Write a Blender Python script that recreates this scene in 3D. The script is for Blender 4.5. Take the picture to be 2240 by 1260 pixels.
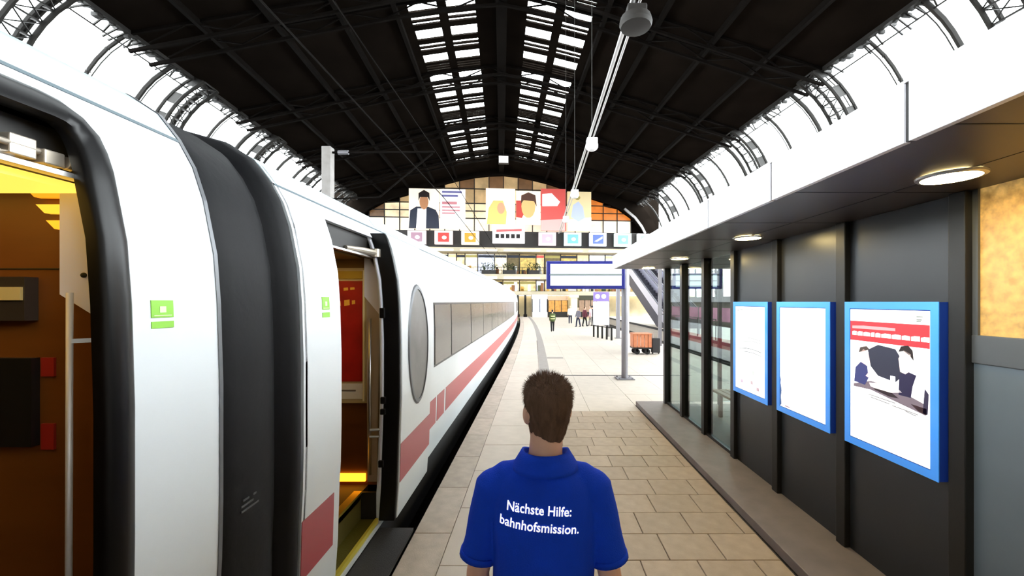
import bpy, bmesh, math, random
from mathutils import Vector, Matrix, noise
from mathutils.bvhtree import BVHTree

for o in list(bpy.data.objects): bpy.data.objects.remove(o, do_unlink=True)
SC = bpy.context.scene
C = SC.collection
PI = math.pi
F = 900.0            # focal length in pixels of a 2240 wide frame
EYE = 2.05           # height of the lens above the platform
HA = math.radians(4.95)   # the hall's axis is turned this much from the platform's

# ---------------------------------------------------------------- camera
cam_d = bpy.data.cameras.new('camera')
cam = bpy.data.objects.new('camera', cam_d); C.objects.link(cam)
cam.location = (0, 0, EYE); cam.rotation_euler = (PI / 2, 0, 0)
cam_d.sensor_fit = 'HORIZONTAL'; cam_d.sensor_width = 36.0
cam_d.lens = F / 2240 * 36.0
cam_d.shift_x = -55 / 2240; cam_d.shift_y = 30 / 2240
cam_d.clip_start = 0.05; cam_d.clip_end = 400
SC.camera = cam

# ---------------------------------------------------------------- sky and exposure
SKY = 15.5
world = bpy.data.worlds.new('overcast_sky'); SC.world = world
world.use_nodes = True
bg = world.node_tree.nodes['Background']
bg.inputs[0].default_value = (0.95, 0.98, 1.0, 1); bg.inputs[1].default_value = SKY
SC.view_settings.view_transform = 'Standard'
SC.view_settings.look = 'None'
SC.view_settings.gamma = 1.0
SC.view_settings.use_curve_mapping = False
SC.view_settings.exposure = 0.0

# ---------------------------------------------------------------- materials
def lin(c):
    if isinstance(c, str):
        c = tuple(int(c[i:i + 2], 16) / 255 for i in (0, 2, 4))
    return tuple(x / 12.92 if x <= 0.04045 else ((x + 0.055) / 1.055) ** 2.4 for x in c)

MATS = {}
def mat(name, col, rough=0.5, metal=0.0, var=0.0, scale=6.0, bump=0.0, bscale=40.0, spec=0.5, rnd=0.0, coat=0.0, stretch=None):
    """Principled surface whose colour is broken up by noise (var), by object (rnd) and whose relief is fine noise (bump)."""
    if name in MATS: return MATS[name]
    m = bpy.data.materials.new(name); m.use_nodes = True
    nt = m.node_tree; N = nt.nodes; L = nt.links
    b = N['Principled BSDF']
    c = lin(col)
    b.inputs['Base Color'].default_value = (*c, 1)
    b.inputs['Roughness'].default_value = rough
    b.inputs['Metallic'].default_value = metal
    b.inputs['Specular IOR Level'].default_value = spec
    b.inputs['Coat Weight'].default_value = coat
    src = None
    tc = N.new('ShaderNodeTexCoord')
    vec = tc.outputs['Object']
    if stretch:
        mp = N.new('ShaderNodeMapping'); mp.inputs['Scale'].default_value = stretch
        L.new(vec, mp.inputs[0]); vec = mp.outputs[0]
    if var > 0:
        n = N.new('ShaderNodeTexNoise'); n.inputs['Scale'].default_value = scale; n.inputs['Detail'].default_value = 5
        L.new(vec, n.inputs['Vector'])
        r = N.new('ShaderNodeMapRange'); r.inputs[1].default_value = 0.3; r.inputs[2].default_value = 0.7
        r.inputs[3].default_value = 1 - var; r.inputs[4].default_value = 1 + var
        L.new(n.outputs[0], r.inputs[0]); src = r.outputs[0]
    if rnd > 0:
        oi = N.new('ShaderNodeObjectInfo')
        r2 = N.new('ShaderNodeMapRange'); r2.inputs[3].default_value = 1 - rnd; r2.inputs[4].default_value = 1 + rnd
        L.new(oi.outputs['Random'], r2.inputs[0])
        if src is None: src = r2.outputs[0]
        else:
            mm = N.new('ShaderNodeMath'); mm.operation = 'MULTIPLY'
            L.new(src, mm.inputs[0]); L.new(r2.outputs[0], mm.inputs[1]); src = mm.outputs[0]
    if src is not None:
        vm = N.new('ShaderNodeVectorMath'); vm.operation = 'SCALE'
        vm.inputs[0].default_value = c; L.new(src, vm.inputs['Scale'])
        L.new(vm.outputs[0], b.inputs['Base Color'])
    if bump > 0:
        n2 = N.new('ShaderNodeTexNoise'); n2.inputs['Scale'].default_value = bscale; n2.inputs['Detail'].default_value = 3
        L.new(vec, n2.inputs['Vector'])
        bp = N.new('ShaderNodeBump'); bp.inputs['Strength'].default_value = bump; bp.inputs['Distance'].default_value = 0.01
        L.new(n2.outputs[0], bp.inputs['Height']); L.new(bp.outputs[0], b.inputs['Normal'])
    MATS[name] = m
    return m

def emit(name, col, strength, var=0.0, scale=4.0):
    if name in MATS: return MATS[name]
    m = bpy.data.materials.new(name); m.use_nodes = True
    nt = m.node_tree; N = nt.nodes; L = nt.links
    b = N['Principled BSDF']; c = lin(col)
    b.inputs['Base Color'].default_value = (*[x * 0.6 for x in c], 1)
    b.inputs['Roughness'].default_value = 0.4
    b.inputs['Emission Color'].default_value = (*c, 1)
    b.inputs['Emission Strength'].default_value = strength
    if var > 0:
        tc = N.new('ShaderNodeTexCoord')
        n = N.new('ShaderNodeTexNoise'); n.inputs['Scale'].default_value = scale; n.inputs['Detail'].default_value = 4
        L.new(tc.outputs['Object'], n.inputs['Vector'])
        r = N.new('ShaderNodeMapRange'); r.inputs[1].default_value = 0.3; r.inputs[2].default_value = 0.7
        r.inputs[3].default_value = strength * (1 - var); r.inputs[4].default_value = strength * (1 + var)
        L.new(n.outputs[0], r.inputs[0]); L.new(r.outputs[0], b.inputs['Emission Strength'])
    MATS[name] = m
    return m

def glass(name, tint, refl=0.08, rough=0.02, fres=True, dirt=0.0):
    """Thin pane: see-through with a tint, mirror-like at grazing angles."""
    if name in MATS: return MATS[name]
    m = bpy.data.materials.new(name); m.use_nodes = True
    nt = m.node_tree; N = nt.nodes; L = nt.links
    for n in list(N):
        if n.type == 'BSDF_PRINCIPLED': N.remove(n)
    out = [n for n in N if n.type == 'OUTPUT_MATERIAL'][0]
    t = N.new('ShaderNodeBsdfTransparent'); t.inputs[0].default_value = (*lin(tint), 1)
    g = N.new('ShaderNodeBsdfGlossy'); g.inputs['Roughness'].default_value = rough
    mx = N.new('ShaderNodeMixShader')
    if fres:
        ge = N.new('ShaderNodeNewGeometry'); dt = N.new('ShaderNodeVectorMath'); dt.operation = 'DOT_PRODUCT'
        L.new(ge.outputs['Incoming'], dt.inputs[0]); L.new(ge.outputs['Normal'], dt.inputs[1])
        def op(kind, a, b=None):
            q = N.new('ShaderNodeMath'); q.operation = kind
            for i_, x_ in enumerate((a, b)):
                if x_ is None: continue
                if isinstance(x_, (int, float)): q.inputs[i_].default_value = x_
                else: L.new(x_, q.inputs[i_])
            return q.outputs[0]
        c5 = op('POWER', op('SUBTRACT', 1.0, op('ABSOLUTE', dt.outputs['Value'])), 4.0)
        L.new(op('ADD', op('MULTIPLY', c5, 0.8), 0.035), mx.inputs[0])
    else: mx.inputs[0].default_value = refl
    L.new(t.outputs[0], mx.inputs[1]); L.new(g.outputs[0], mx.inputs[2])
    L.new(mx.outputs[0], out.inputs[0])
    MATS[name] = m
    return m

# ---------------------------------------------------------------- mesh helpers
FR = {}
HALLM = Matrix.Rotation(HA, 4, 'Z')

def hw(u, v, z): return HALLM @ Vector((u, v, z))
def curve_x(y):                       # the platform and the train bend gently to the left
    return -0.0007 * (y - 12) ** 2 if y > 12 else 0.0

class MB:
    def __init__(s, m=None): s.v = []; s.f = []; s.M = m
    def add(s, vs, fs):
        k = len(s.v); s.v += [Vector(p) for p in vs]; s.f += [tuple(k + i for i in f) for f in fs]; return s
    def box(s, x0, x1, y0, y1, z0, z1):
        return s.add([(x0, y0, z0), (x1, y0, z0), (x1, y1, z0), (x0, y1, z0), (x0, y0, z1), (x1, y0, z1), (x1, y1, z1), (x0, y1, z1)],
                     [(0, 3, 2, 1), (4, 5, 6, 7), (0, 1, 5, 4), (1, 2, 6, 5), (2, 3, 7, 6), (3, 0, 4, 7)])
    def prism(s, pts, d):             # polygon pts (3-D, one plane) pushed along d
        n = len(pts); d = Vector(d); a = [Vector(p) for p in pts]
        return s.add(a + [p + d for p in a], [tuple(range(n))[::-1], tuple(range(n, 2 * n))] + [(i, (i + 1) % n, n + (i + 1) % n, n + i) for i in range(n)])
    def loft(s, rings, caps=True, closed=True):
        n = len(rings[0]); k = len(s.v)
        for r in rings: s.v += [Vector(p) for p in r]
        for i in range(len(rings) - 1):
            for j in range(n if closed else n - 1):
                j2 = (j + 1) % n
                s.f.append((k + i * n + j, k + i * n + j2, k + (i + 1) * n + j2, k + (i + 1) * n + j))
        if caps:
            s.f.append(tuple(k + j for j in range(n))[::-1]); e = k + (len(rings) - 1) * n
            s.f.append(tuple(e + j for j in range(n)))
        return s
    def tube(s, pts, r, n=8, caps=True):
        pts = [Vector(p) for p in pts]; rr = r if isinstance(r, (list, tuple)) else [r] * len(pts)
        rings = []; a = None
        for i, p in enumerate(pts):
            d = (pts[min(i + 1, len(pts) - 1)] - pts[max(i - 1, 0)]).normalized()
            if a is None: a = d.cross(Vector((0, 0, 1)) if abs(d.z) < 0.95 else Vector((1, 0, 0))).normalized()
            else: a = (a - d * a.dot(d)).normalized()
            b = d.cross(a)
            rings.append([p + (a * math.cos(2 * PI * j / n) + b * math.sin(2 * PI * j / n)) * rr[i] for j in range(n)])
        return s.loft(rings, caps)
    def bar(s, a, b, w, h=None, up=(0, 0, 1)):   # rectangular bar between two points
        a, b = Vector(a), Vector(b); h = h or w; d = (b - a).normalized()
        upv = Vector(up)
        if abs(d.dot(upv)) > 0.95: upv = Vector((1, 0, 0))
        q = d.cross(upv).normalized() * w / 2; t = q.cross(d).normalized() * h / 2
        return s.loft([[p - q - t, p + q - t, p + q + t, p - q + t] for p in (a, b)])
    def disc(s, c, r, n=24, h=0.02, axis='z'):
        c = Vector(c); P = []
        for j in range(n):
            a = 2 * PI * j / n; p = (math.cos(a) * r, math.sin(a) * r)
            P.append(c + (Vector((p[0], p[1], 0)) if axis == 'z' else Vector((p[0], 0, p[1])) if axis == 'y' else Vector((0, p[0], p[1]))))
        return s.prism(P, {'z': (0, 0, h), 'y': (0, h, 0), 'x': (h, 0, 0)}[axis])
    def ball(s, c, rx, ry=None, rz=None, n=12, m=8):
        c = Vector(c); ry = ry or rx; rz = rz or rx; k = len(s.v)
        s.v.append(c + Vector((0, 0, -rz)))
        for i in range(1, m):
            t = -PI / 2 + PI * i / m
            for j in range(n):
                a = 2 * PI * j / n
                s.v.append(c + Vector((rx * math.cos(t) * math.cos(a), ry * math.cos(t) * math.sin(a), rz * math.sin(t))))
        s.v.append(c + Vector((0, 0, rz)))
        for j in range(n): s.f.append((k, k + 1 + (j + 1) % n, k + 1 + j))
        for i in range(m - 2):
            for j in range(n):
                a = k + 1 + i * n + j; b = k + 1 + i * n + (j + 1) % n; s.f.append((a, b, b + n, a + n))
        e = len(s.v) - 1
        for j in range(n): s.f.append((e, e - n + j, e - n + (j + 1) % n))
        return s
    def mesh(s, name, loc=Vector((0, 0, 0)), rz=0.0, smooth=False, fix=True):
        me = bpy.data.meshes.new(name)
        vs = [(s.M @ p) if s.M else p for p in s.v]
        if rz: R = Matrix.Rotation(-rz, 3, 'Z'); vs = [R @ (p - loc) for p in vs]
        else: vs = [p - loc for p in vs]
        me.from_pydata([tuple(p) for p in vs], [], s.f)
        if fix:
            bm = bmesh.new(); bm.from_mesh(me); bmesh.ops.recalc_face_normals(bm, faces=bm.faces); bm.to_mesh(me); bm.free()
        if smooth:
            me.polygons.foreach_set('use_smooth', [True] * len(me.polygons))
        me.update()
        return me
    def build(s, name, m, parent=None, loc=None, smooth=False, bevel=0.0, fix=True, solid=0.0, auto=None, seg=2):
        root = parent
        while root is not None and root.parent is not None: root = root.parent
        if root is not None: L, R = FR[root.name]
        else: L, R = Vector(loc or (0, 0, 0)), 0.0
        me = s.mesh(name, L, R, smooth or auto is not None, fix)
        o = bpy.data.objects.new(name, me); C.objects.link(o)
        if m: me.materials.append(m)
        if parent is not None: o.parent = parent
        else: o.location = L; FR[o.name] = (L, 0.0)
        if solid:
            md = o.modifiers.new('thickness', 'SOLIDIFY'); md.thickness = solid; md.offset = -1
        if bevel:
            md = o.modifiers.new('bevel', 'BEVEL'); md.width = bevel; md.segments = seg; md.limit_method = 'ANGLE'
        if auto is not None:
            me.set_sharp_from_angle(angle=math.radians(auto))
        return o

def tag(o, label=None, cat=None, group=None, kind=None):
    if label: o['label'] = label
    if cat: o['category'] = cat
    if group: o['group'] = group
    if kind: o['kind'] = kind
    return o
def thing(name, label, cat, loc=(0, 0, 0), rz=0.0, group=None, kind=None):
    o = bpy.data.objects.new(name, None); C.objects.link(o)
    o.location = loc; o.rotation_euler = (0, 0, rz); o.empty_display_size = 0.1
    FR[o.name] = (Vector(loc), rz)
    return tag(o, label, cat, group, kind)
def copy_tree(src, loc=None, rz=None, label=None, parent=None):
    c = src.copy(); C.objects.link(c); c.parent = parent
    if loc is not None: c.location = loc
    if rz is not None: c.rotation_euler = (0, 0, rz)
    if label: c['label'] = label
    if parent is None: FR[c.name] = (Vector(c.location), c.rotation_euler.z)
    for ch in list(src.children): copy_tree(ch, parent=c)
    return c
def share(me, name, loc, parent, m=None):
    o = bpy.data.objects.new(name, me); C.objects.link(o); o.parent = parent; o.location = loc
    return o
RND = random.Random(7)
# ================================================================ the platform
M_JOINT = mat('joint_sand', '5a5148', 0.9, var=0.2, scale=20)
M_PALE = mat('pale_stone', 'beb3a6', .55, var=.06, scale=5, rnd=.05, bump=.08, bscale=120)
M_PAVE = mat('paving_stone', 'a4927f', 0.62, var=0.10, scale=9, rnd=0.09, bump=0.15, bscale=120)
M_EDGE = mat('edge_stone', 'aca092', 0.6, var=0.14, scale=7, rnd=0.10, bump=0.2, bscale=90)
M_SIDE = mat('platform_concrete', '4a4743', 0.85, var=0.2, scale=3)
M_GUIDE = mat('guide_strip_stone', '8d8680', 0.7, var=0.08, bump=0.3, bscale=60)
M_BALLAST = mat('ballast', '2a2623', 0.95, var=0.5, scale=30, bump=0.8, bscale=25)

def pave_far_mat():
    m = bpy.data.materials.new('far_paving'); m.use_nodes = True
    nt = m.node_tree; N = nt.nodes; L = nt.links; b = N['Principled BSDF']
    tc = N.new('ShaderNodeTexCoord')
    br = N.new('ShaderNodeTexBrick'); br.inputs['Scale'].default_value = 1.0
    br.inputs['Brick Width'].default_value = 0.95; br.inputs['Row Height'].default_value = 1.4; br.inputs['Mortar Size'].default_value = 0.004
    br.inputs['Color1'].default_value = (*lin('bfb4a7'), 1); br.inputs['Color2'].default_value = (*lin('bbb0a3'), 1); br.inputs['Mortar'].default_value = (*lin('958b81'), 1)
    L.new(tc.outputs['Object'], br.inputs['Vector']); L.new(br.outputs['Color'], b.inputs['Base Color'])
    b.inputs['Roughness'].default_value = 0.6
    return m
M_FAR = pave_far_mat()

EDGE_X, RIGHT_X, Y_BACK, Y_END = -1.09, 6.1, -14.0, 57.0
def ys(a, b, n): return [a + (b - a) * i / n for i in range(n + 1)]
pf = MB()
pf.loft([[(EDGE_X + .02 + curve_x(y), y, -.012), (RIGHT_X + curve_x(y), y, -.012), (RIGHT_X + curve_x(y), y, -.9), (EDGE_X + .02 + curve_x(y), y, -.9)] for y in ys(Y_BACK, Y_END, 36)])
floor = pf.build('floor', M_JOINT); tag(floor, 'light beige paved station platform between the train and the kiosk', kind='structure')

def slab(name, w, l, h=0.05, bev=0.004):
    bm = MB().box(0, w, 0, l, -h, 0)
    me = bm.mesh(name)
    b = bmesh.new(); b.from_mesh(me)
    top = [e for e in b.edges if all(v.co.z > -1e-4 for v in e.verts)]
    bmesh.ops.bevel(b, geom=top, offset=bev, segments=1, affect='EDGES'); b.to_mesh(me); b.free()
    return me
G = 0.006
# edge stones along the track
me = slab('edge_slab', 0.33 - G, 0.9 - G); me.materials.append(M_EDGE)
y = -0.85
while y < 44:
    share(me, 'edge_slab', (EDGE_X + curve_x(y + .45), y, RND.uniform(-.002, .001)), floor); y += 0.9
# wide stones beside them
me = slab('wide_slab', 0.80 - G, 0.9 - G); me.materials.append(M_PALE)
y = -0.4; YC0 = 21.4
while y < YC0:
    share(me, 'wide_slab', (-0.76 + curve_x(y + .45), y, RND.uniform(-.002, .001)), floor); y += 0.9
# running-bond stones up to the kiosk step
XB0, XB1 = 0.04, 1.94
cells = {}
row = 0; y = 0.68
while y < 7.5:
    off = [0.0, 0.225, 0.12, 0.33][row % 4]
    x = XB0
    first = True
    while x < XB1 - .02:
        w = 0.45
        if first: w = 0.45 - off if off > 0 else 0.45; first = False
        w = min(w, XB1 - x)
        if w < .09 and x > XB0: w = XB1 - x
        key = round(w, 3)
        if key not in cells:
            mm = slab('paving_slab', key - G, 0.37 - G); mm.materials.append(M_PAVE); cells[key] = mm
        share(cells[key], 'paving_slab', (x, y, RND.uniform(-.0025, .001)), floor)
        x += w
    y += 0.37; row += 1
YB = y
pl_ = slab('pale_slab', .95 - .004, 1.4 - .004, bev=.002); pl_.materials.append(M_PALE)
for r_ in range(10):
    for c_ in range(6):
        if r_ == 0 and c_ >= 2: continue
        share(pl_, 'pale_slab', (XB0 + c_ * .95, YB + r_ * 1.4, RND.uniform(-.001, .001)), floor)
YC = YB + 14.0
fp = MB()
fp.loft([[(-.76 + curve_x(q), q, 0), (1.94 + curve_x(q), q, 0), (1.94 + curve_x(q), q, -.01), (-.76 + curve_x(q), q, -.01)] for q in ys(YC, Y_END, 28)])
fp.build('far_paving', M_FAR, floor)
fp = MB()
fp.loft([[(1.945 + curve_x(q), q, 0), (RIGHT_X + curve_x(q), q, 0), (RIGHT_X + curve_x(q), q, -.01), (1.945 + curve_x(q), q, -.01)] for q in ys(YC, Y_END, 34)])
fp.build('side_paving', M_FAR, floor)
MB().box(4.7, RIGHT_X, Y_BACK, YB + 1.39, -.01, 0).build('side_paving', M_FAR, floor)
MB().box(1.945, 4.7, 8.16, YB + 1.39, -.01, 0).build('side_paving', M_FAR, floor)
MB().box(XB0 + 5.7, RIGHT_X, YB + 1.4, YC, -.01, 0).build('side_paving', M_FAR, floor)
fp = MB()
fp.loft([[(EDGE_X + curve_x(q), q, 0), (-.76 + curve_x(q), q, 0), (-.76 + curve_x(q), q, -.05), (EDGE_X + curve_x(q), q, -.05)] for q in ys(44.15, Y_END, 8)])
fp.build('far_edge', M_EDGE, floor)
gs = MB()
gs.loft([[(.06 + curve_x(q), q, .004), (.36 + curve_x(q), q, .004), (.36 + curve_x(q), q, -.004), (.06 + curve_x(q), q, -.004)] for q in ys(10.6, 56, 40)])
gs.build('guide_strip', M_GUIDE, floor)
MB().box(.36, .95, 14.85, 15.2, -.004, .004).build('guide_strip', M_GUIDE, floor)
MB().box(.75, 3.7, 11.4, 11.52, -.004, .003).build('drain_channel', mat('drain_metal', '4d4a48', .5, .6), floor)

# track bed under the trains and beyond
tb = MB().box(-60, 60, -40, 62, -1.0, -.86)
trackbed = tag(tb.build('trackbed', M_BALLAST), 'dark ballast bed of the tracks below the platform edge', kind='structure')
M_RAIL = mat('rail_steel', '57504a', .4, .8)
for i, cx in enumerate((-2.75, 7.8)):
    r = thing('railway_track', 'steel rails %s' % ('under the white carriages' if i == 0 else 'in the empty track on the far side of the kiosk'), 'track', (cx, 0, -.86))
    for s in (-.7175, .7175):
        t = MB(); t.loft([[(cx + s - .035 + curve_x(q), q, -.86), (cx + s + .035 + curve_x(q), q, -.86), (cx + s + .035 + curve_x(q), q, -.70), (cx + s - .035 + curve_x(q), q, -.70)] for q in ys(-14, 57, 24)])
        t.build('rail', M_RAIL, r)

# opposite platform
op = MB(); op.loft([[(9.35, y, 0), (15, y, 0), (15, y, -.86), (9.35, y, -.86)] for y in (-10, 57)])
opp = tag(op.build('floor', M_FAR), 'neighbouring platform across the empty track', kind='structure')
MB().box(9.28, 9.42, -10, 57, -.14, .015).build('edge_beam', mat('dark_edge', '3c3a38', .8), opp)

# ================================================================ train shed
M_ROOF = mat('sooty_roof_boards', '16120f', 1.0, var=.25, scale=.6, spec=0.0)
M_STEEL = mat('dark_roof_steel', '100d0b', .95, 0, var=.2, scale=2, spec=.05)
M_RIB = mat('glazing_rib_steel', '23211f', .6, .3)
M_HGLASS = glass('shed_glass', 'fbfdfd', .04, .05, fres=False)
M_MASON = mat('sandstone_wall', '6b6259', .9, var=.2, scale=1.5, bump=.3, bscale=4)
V0, V1 = -24.0, 60.0
ROOF = [(0, 21.0), (1.66, 20.8), (3.43, 20.5), (4.0, 20.4), (5.76, 20.05), (13, 18.3), (20.0, 16.6)]
GLZ = [(20.0, 16.6), (21.2, 15.65), (22.15, 14.4), (22.85, 12.8), (23.25, 10.9), (23.4, 8.5), (23.5, 5.5), (23.55, 2.6)]
def smooth(pts, n=2):
    out = []
    for i in range(len(pts) - 1):
        p0, p1, p2, p3 = (Vector(pts[max(i - 1, 0)]), Vector(pts[i]), Vector(pts[i + 1]), Vector(pts[min(i + 2, len(pts) - 1)]))
        for k in range(n):
            t = k / n
            out.append(tuple(.5 * ((2 * p1) + (p2 - p0) * t + (2 * p0 - 5 * p1 + 4 * p2 - p3) * t * t + (3 * p1 - p0 - 3 * p2 + p3) * t ** 3)))
    return out + [pts[-1]]
GLZ = smooth(GLZ[:5]) + GLZ[5:]
def roof_z(u):
    u = abs(u)
    for (a, za), (b, zb) in zip(ROOF, ROOF[1:]):
        if a <= u <= b: return za + (zb - za) * (u - a) / (b - a)
    return ROOF[-1][1]
PATCH = []                    # skylight panes along v: (start, length)
v = 6.0; k = 0
while v < 55.5:
    t = (v - 6.0) % 9.0
    PATCH.append((v, 1.0)); 
    if t < 6: PATCH += [(v + 1.5, .32), (v + 1.98, .26)]
    else: PATCH += [(v + 1.3, .16), (v + 1.6, .16), (v + 1.9, .16), (v + 2.2, .16)]
    v += 2.75
def grid_strip(mb, u0, u1, va, vb, th=.12):
    za, zb = roof_z(u0), roof_z(u1)
    mb.loft([[(u0, va, za), (u1, va, zb), (u1, va, zb + th), (u0, va, za + th)], [(u0, vb, za), (u1, vb, zb), (u1, vb, zb + th), (u0, vb, za + th)]])
rf = MB(HALLM)
for s in (-1, 1):
    for a, b in ((0, 1.66), (3.43, 4.0), (5.76, 13), (13, 20.0)):
        grid_strip(rf, s * a, s * b, V0, V1 + .5)
    for a, b in ((1.66, 3.43), (4.0, 5.76)):
        p = V0
        for (st, ln) in PATCH:
            grid_strip(rf, s * a, s * b, p, st); p = st + ln
        grid_strip(rf, s * a, s * b, p, V1 + .5)
ceiling = tag(rf.build('ceiling', M_ROOF), 'black sooty roof of the train shed with strips of skylights', kind='structure')
for s in (-1, 1):
    for a, b in ((1.66, 3.43), (4.0, 5.76)):
        for st, ln in PATCH:
            p = MB(HALLM); za, zb = roof_z(a) + .05, roof_z(b) + .05
            p.loft([[(s * a, st, za), (s * b, st, zb), (s * b, st, zb + .02), (s * a, st, za + .02)], [(s * a, st + ln, za), (s * b, st + ln, zb), (s * b, st + ln, zb + .02), (s * a, st + ln, za + .02)]])
            p.build('skylight_pane', M_HGLASS, ceiling)
# ridge beam, purlins and arched trusses
MB(HALLM).box(-.35, .35, V0, V1, 20.45, 20.98).build('ridge_beam', M_STEEL, ceiling)
for s in (-1, 1):
    for u in (6.4, 9.5, 13, 16.5):
        z = roof_z(u); MB(HALLM).box(s * u - .12, s * u + .12, V0, V1, z - .35, z - .02).build('purlin', M_STEEL, ceiling)
TRUSS = [-3 + 9 * i for i in range(7) if -3 + 9 * i < 58]
for tv in TRUSS:
    t = MB(HALLM)
    for dv in (0, 1.3):
        pts = [(-u, z) for u, z in reversed(ROOF[1:])] + list(ROOF)
        low = [(u, z - .75 - .015 * abs(u)) for u, z in pts]
        for (a, b) in zip(pts, pts[1:]): t.bar((a[0], tv + dv, a[1] - .1), (b[0], tv + dv, b[1] - .1), .14, .16)
        for (a, b) in zip(low, low[1:]): t.bar((a[0], tv + dv, a[1]), (b[0], tv + dv, b[1]), .14, .16)
        U = [-19 + 2 * i for i in range(20)]
        for i, (a, b) in enumerate(zip(U, U[1:])):
            za, zb = roof_z(a), roof_z(b)
            if i % 2: t.bar((a, tv + dv, za - .1), (b, tv + dv, zb - .8), .07)
            else: t.bar((a, tv + dv, za - .8), (b, tv + dv, zb - .1), .07)
    t.build('roof_truss', M_STEEL, ceiling)
# glazed haunches left and right with their ribs
def haunch(u, z, push):      # point pushed inwards from the glass
    return (u - push, z - push * .5)
for side, s in (('left', -1), ('right', 1)):
    w = MB(HALLM).box(min(s * 23.4, s * 24.0), max(s * 23.4, s * 24.0), V0, V1, -.86, 2.6)
    wall = tag(w.build('wall_' + side, M_MASON), 'stone side wall of the train shed under the curved glazing, %s' % ('behind the train' if s < 0 else 'behind the kiosk'), kind='structure')
    v = V0
    while v < V1 - .1:
        ST_ = 3.0 if v >= -3 else 7.0
        p = MB(HALLM)
        p.loft([[(s * u, v + .06, z) for u, z in GLZ] + [(s * (u + .03), v + .06, z + .01) for u, z in reversed(GLZ)],
                [(s * u, v + ST_ - .06, z) for u, z in GLZ] + [(s * (u + .03), v + ST_ - .06, z + .01) for u, z in reversed(GLZ)]])
        p.build('glass_pane', M_HGLASS, wall)
        r = MB(HALLM); rp = [(s * (u - .08), v, z - .02) for u, z in GLZ]
        r.tube(rp, .1 if int((v + 2.5) // 3) % 3 else .14, 6)
        for (u, z) in GLZ[2:-1:2]: r.ball((s * (u - .12), v, z), .10, .14, .10, 6, 4)
        r.build('rib', M_RIB, wall)
        r = MB(HALLM); r.tube([(s * (u - .02), v + .35, z) for u, z in GLZ], .035, 5); r.build('glazing_bar', M_RIB, wall)
        v += ST_
    for tv in [q + (4.5 if s < 0 else 0) for q in TRUSS]:
        t = MB(HALLM)
        A = [(s * (u - .75), tv, z - .25) for u, z in GLZ]; B = [(s * (u - .75), tv + 1.3, z - .25) for u, z in GLZ]
        t.tube(A, .11, 6); t.tube(B, .11, 6)
        t.tube([(s * (u - .1), tv, z) for u, z in GLZ], .10, 6); t.tube([(s * (u - .1), tv + 1.3, z) for u, z in GLZ], .1, 6)
        for i in range(len(GLZ)):
            t.bar(A[i], B[i], .07)
            g = (s * (GLZ[i][0] - .1), tv, GLZ[i][1]); g2 = (s * (GLZ[i][0] - .1), tv + 1.3, GLZ[i][1])
            t.bar(A[i], g, .06); t.bar(B[i], g2, .06)
            if i + 1 < len(GLZ): t.bar(A[i], B[i + 1], .05); t.bar(B[i], A[i + 1], .05)
        # solid web plates on the near half of each truss
        for i in range(0, len(GLZ) - 1):
            c0, c1 = A[i], A[i + 1]; g0 = (s * GLZ[i][0], tv, GLZ[i][1]); g1 = (s * GLZ[i + 1][0], tv, GLZ[i + 1][1])
            if i % 2 == 0: t.prism([c0, c1, g1, g0], (0, .06, 0))
        t.build('arch_truss', M_RIB, wall)
    e = MB(HALLM)            # ragged line of brackets where the boards end
    v = -3
    while v < V1:
        z = 16.6; h = RND.uniform(.05, .30); a_ = RND.uniform(20.05, 20.5); e.box(min(s * 19.95, s * a_), max(s * 19.95, s * a_), v, v + RND.uniform(.10, .3), z - h - .1, z - h + .1)
        if RND.random() < .6: e.bar((s * 20.0, v, 16.5), (s * RND.uniform(20.5, 21.0), v + RND.uniform(-.3, .3), 16.05), .07)
        v += .42
    e.box(min(s * 19.85, s * 20.1), max(s * 19.85, s * 20.1), V0, V1, 16.42, 16.7)
    e.tube([(s * 20.55, -3, 16.05), (s * 20.55, V1, 16.05)], .045, 5)
    tag(e.build('eaves_brackets', M_RIB, wall), kind='stuff')

# unseen wall added behind the viewer to cut light from there, pale for bounce
rw = MB(HALLM); OUT = [(u, z) for u, z in ROOF] + GLZ[1:] + [(24.0, -.86)]
rw.prism([(-u, V0, z + .1) for u, z in reversed(OUT[1:])] + [(u, V0, z + .1) for u, z in OUT], (0, -.5, 0))
tag(rw.build('wall_light_block', mat('bounce_plaster', 'a59d8f', .9, var=.1, scale=1)), 'pale unseen wall added behind the viewer to block and bounce light', kind='structure')
# ================================================================ end wall of the shed with its lit glazing and adverts
def ew(px, py): return ((px - 1097) / 15.0, EYE + (660 - py) / 15.0)   # measured on the photograph, end wall 60 m away
ARCH = [(0, 20.3), (3, 20.05), (6.3, 19.35), (9.5, 18.4), (12.7, 17.35), (15.5, 16.5), (17.8, 15.5), (19.4, 14.2), (20.4, 12.9), (20.9, 11.9)]
def arch_z(u):
    u = abs(u)
    for (a, za), (b, zb) in zip(ARCH, ARCH[1:]):
        if a <= u <= b: return za + (zb - za) * (u - a) / (b - a)
    return 0
sp = MB(HALLM)
full = [(-u, z) for u, z in reversed(ARCH[1:])] + ARCH
RO = [(-u, z) for u, z in reversed(ROOF[1:])] + ROOF
def outer_z(u):
    a = abs(u)
    if a <= 20: return roof_z(a)
    for (p, zp), (q, zq) in zip(GLZ, GLZ[1:]):
        if p <= a <= q: return zp + (zq - zp) * (a - p) / (q - p)
    return 11.9
for (a, za), (b, zb) in zip(full, full[1:]):
    sp.prism([(a, 59.2, za), (b, 59.2, zb), (b, 59.2, outer_z(b) + .3), (a, 59.2, outer_z(a) + .3)], (0, .8, 0))
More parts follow.
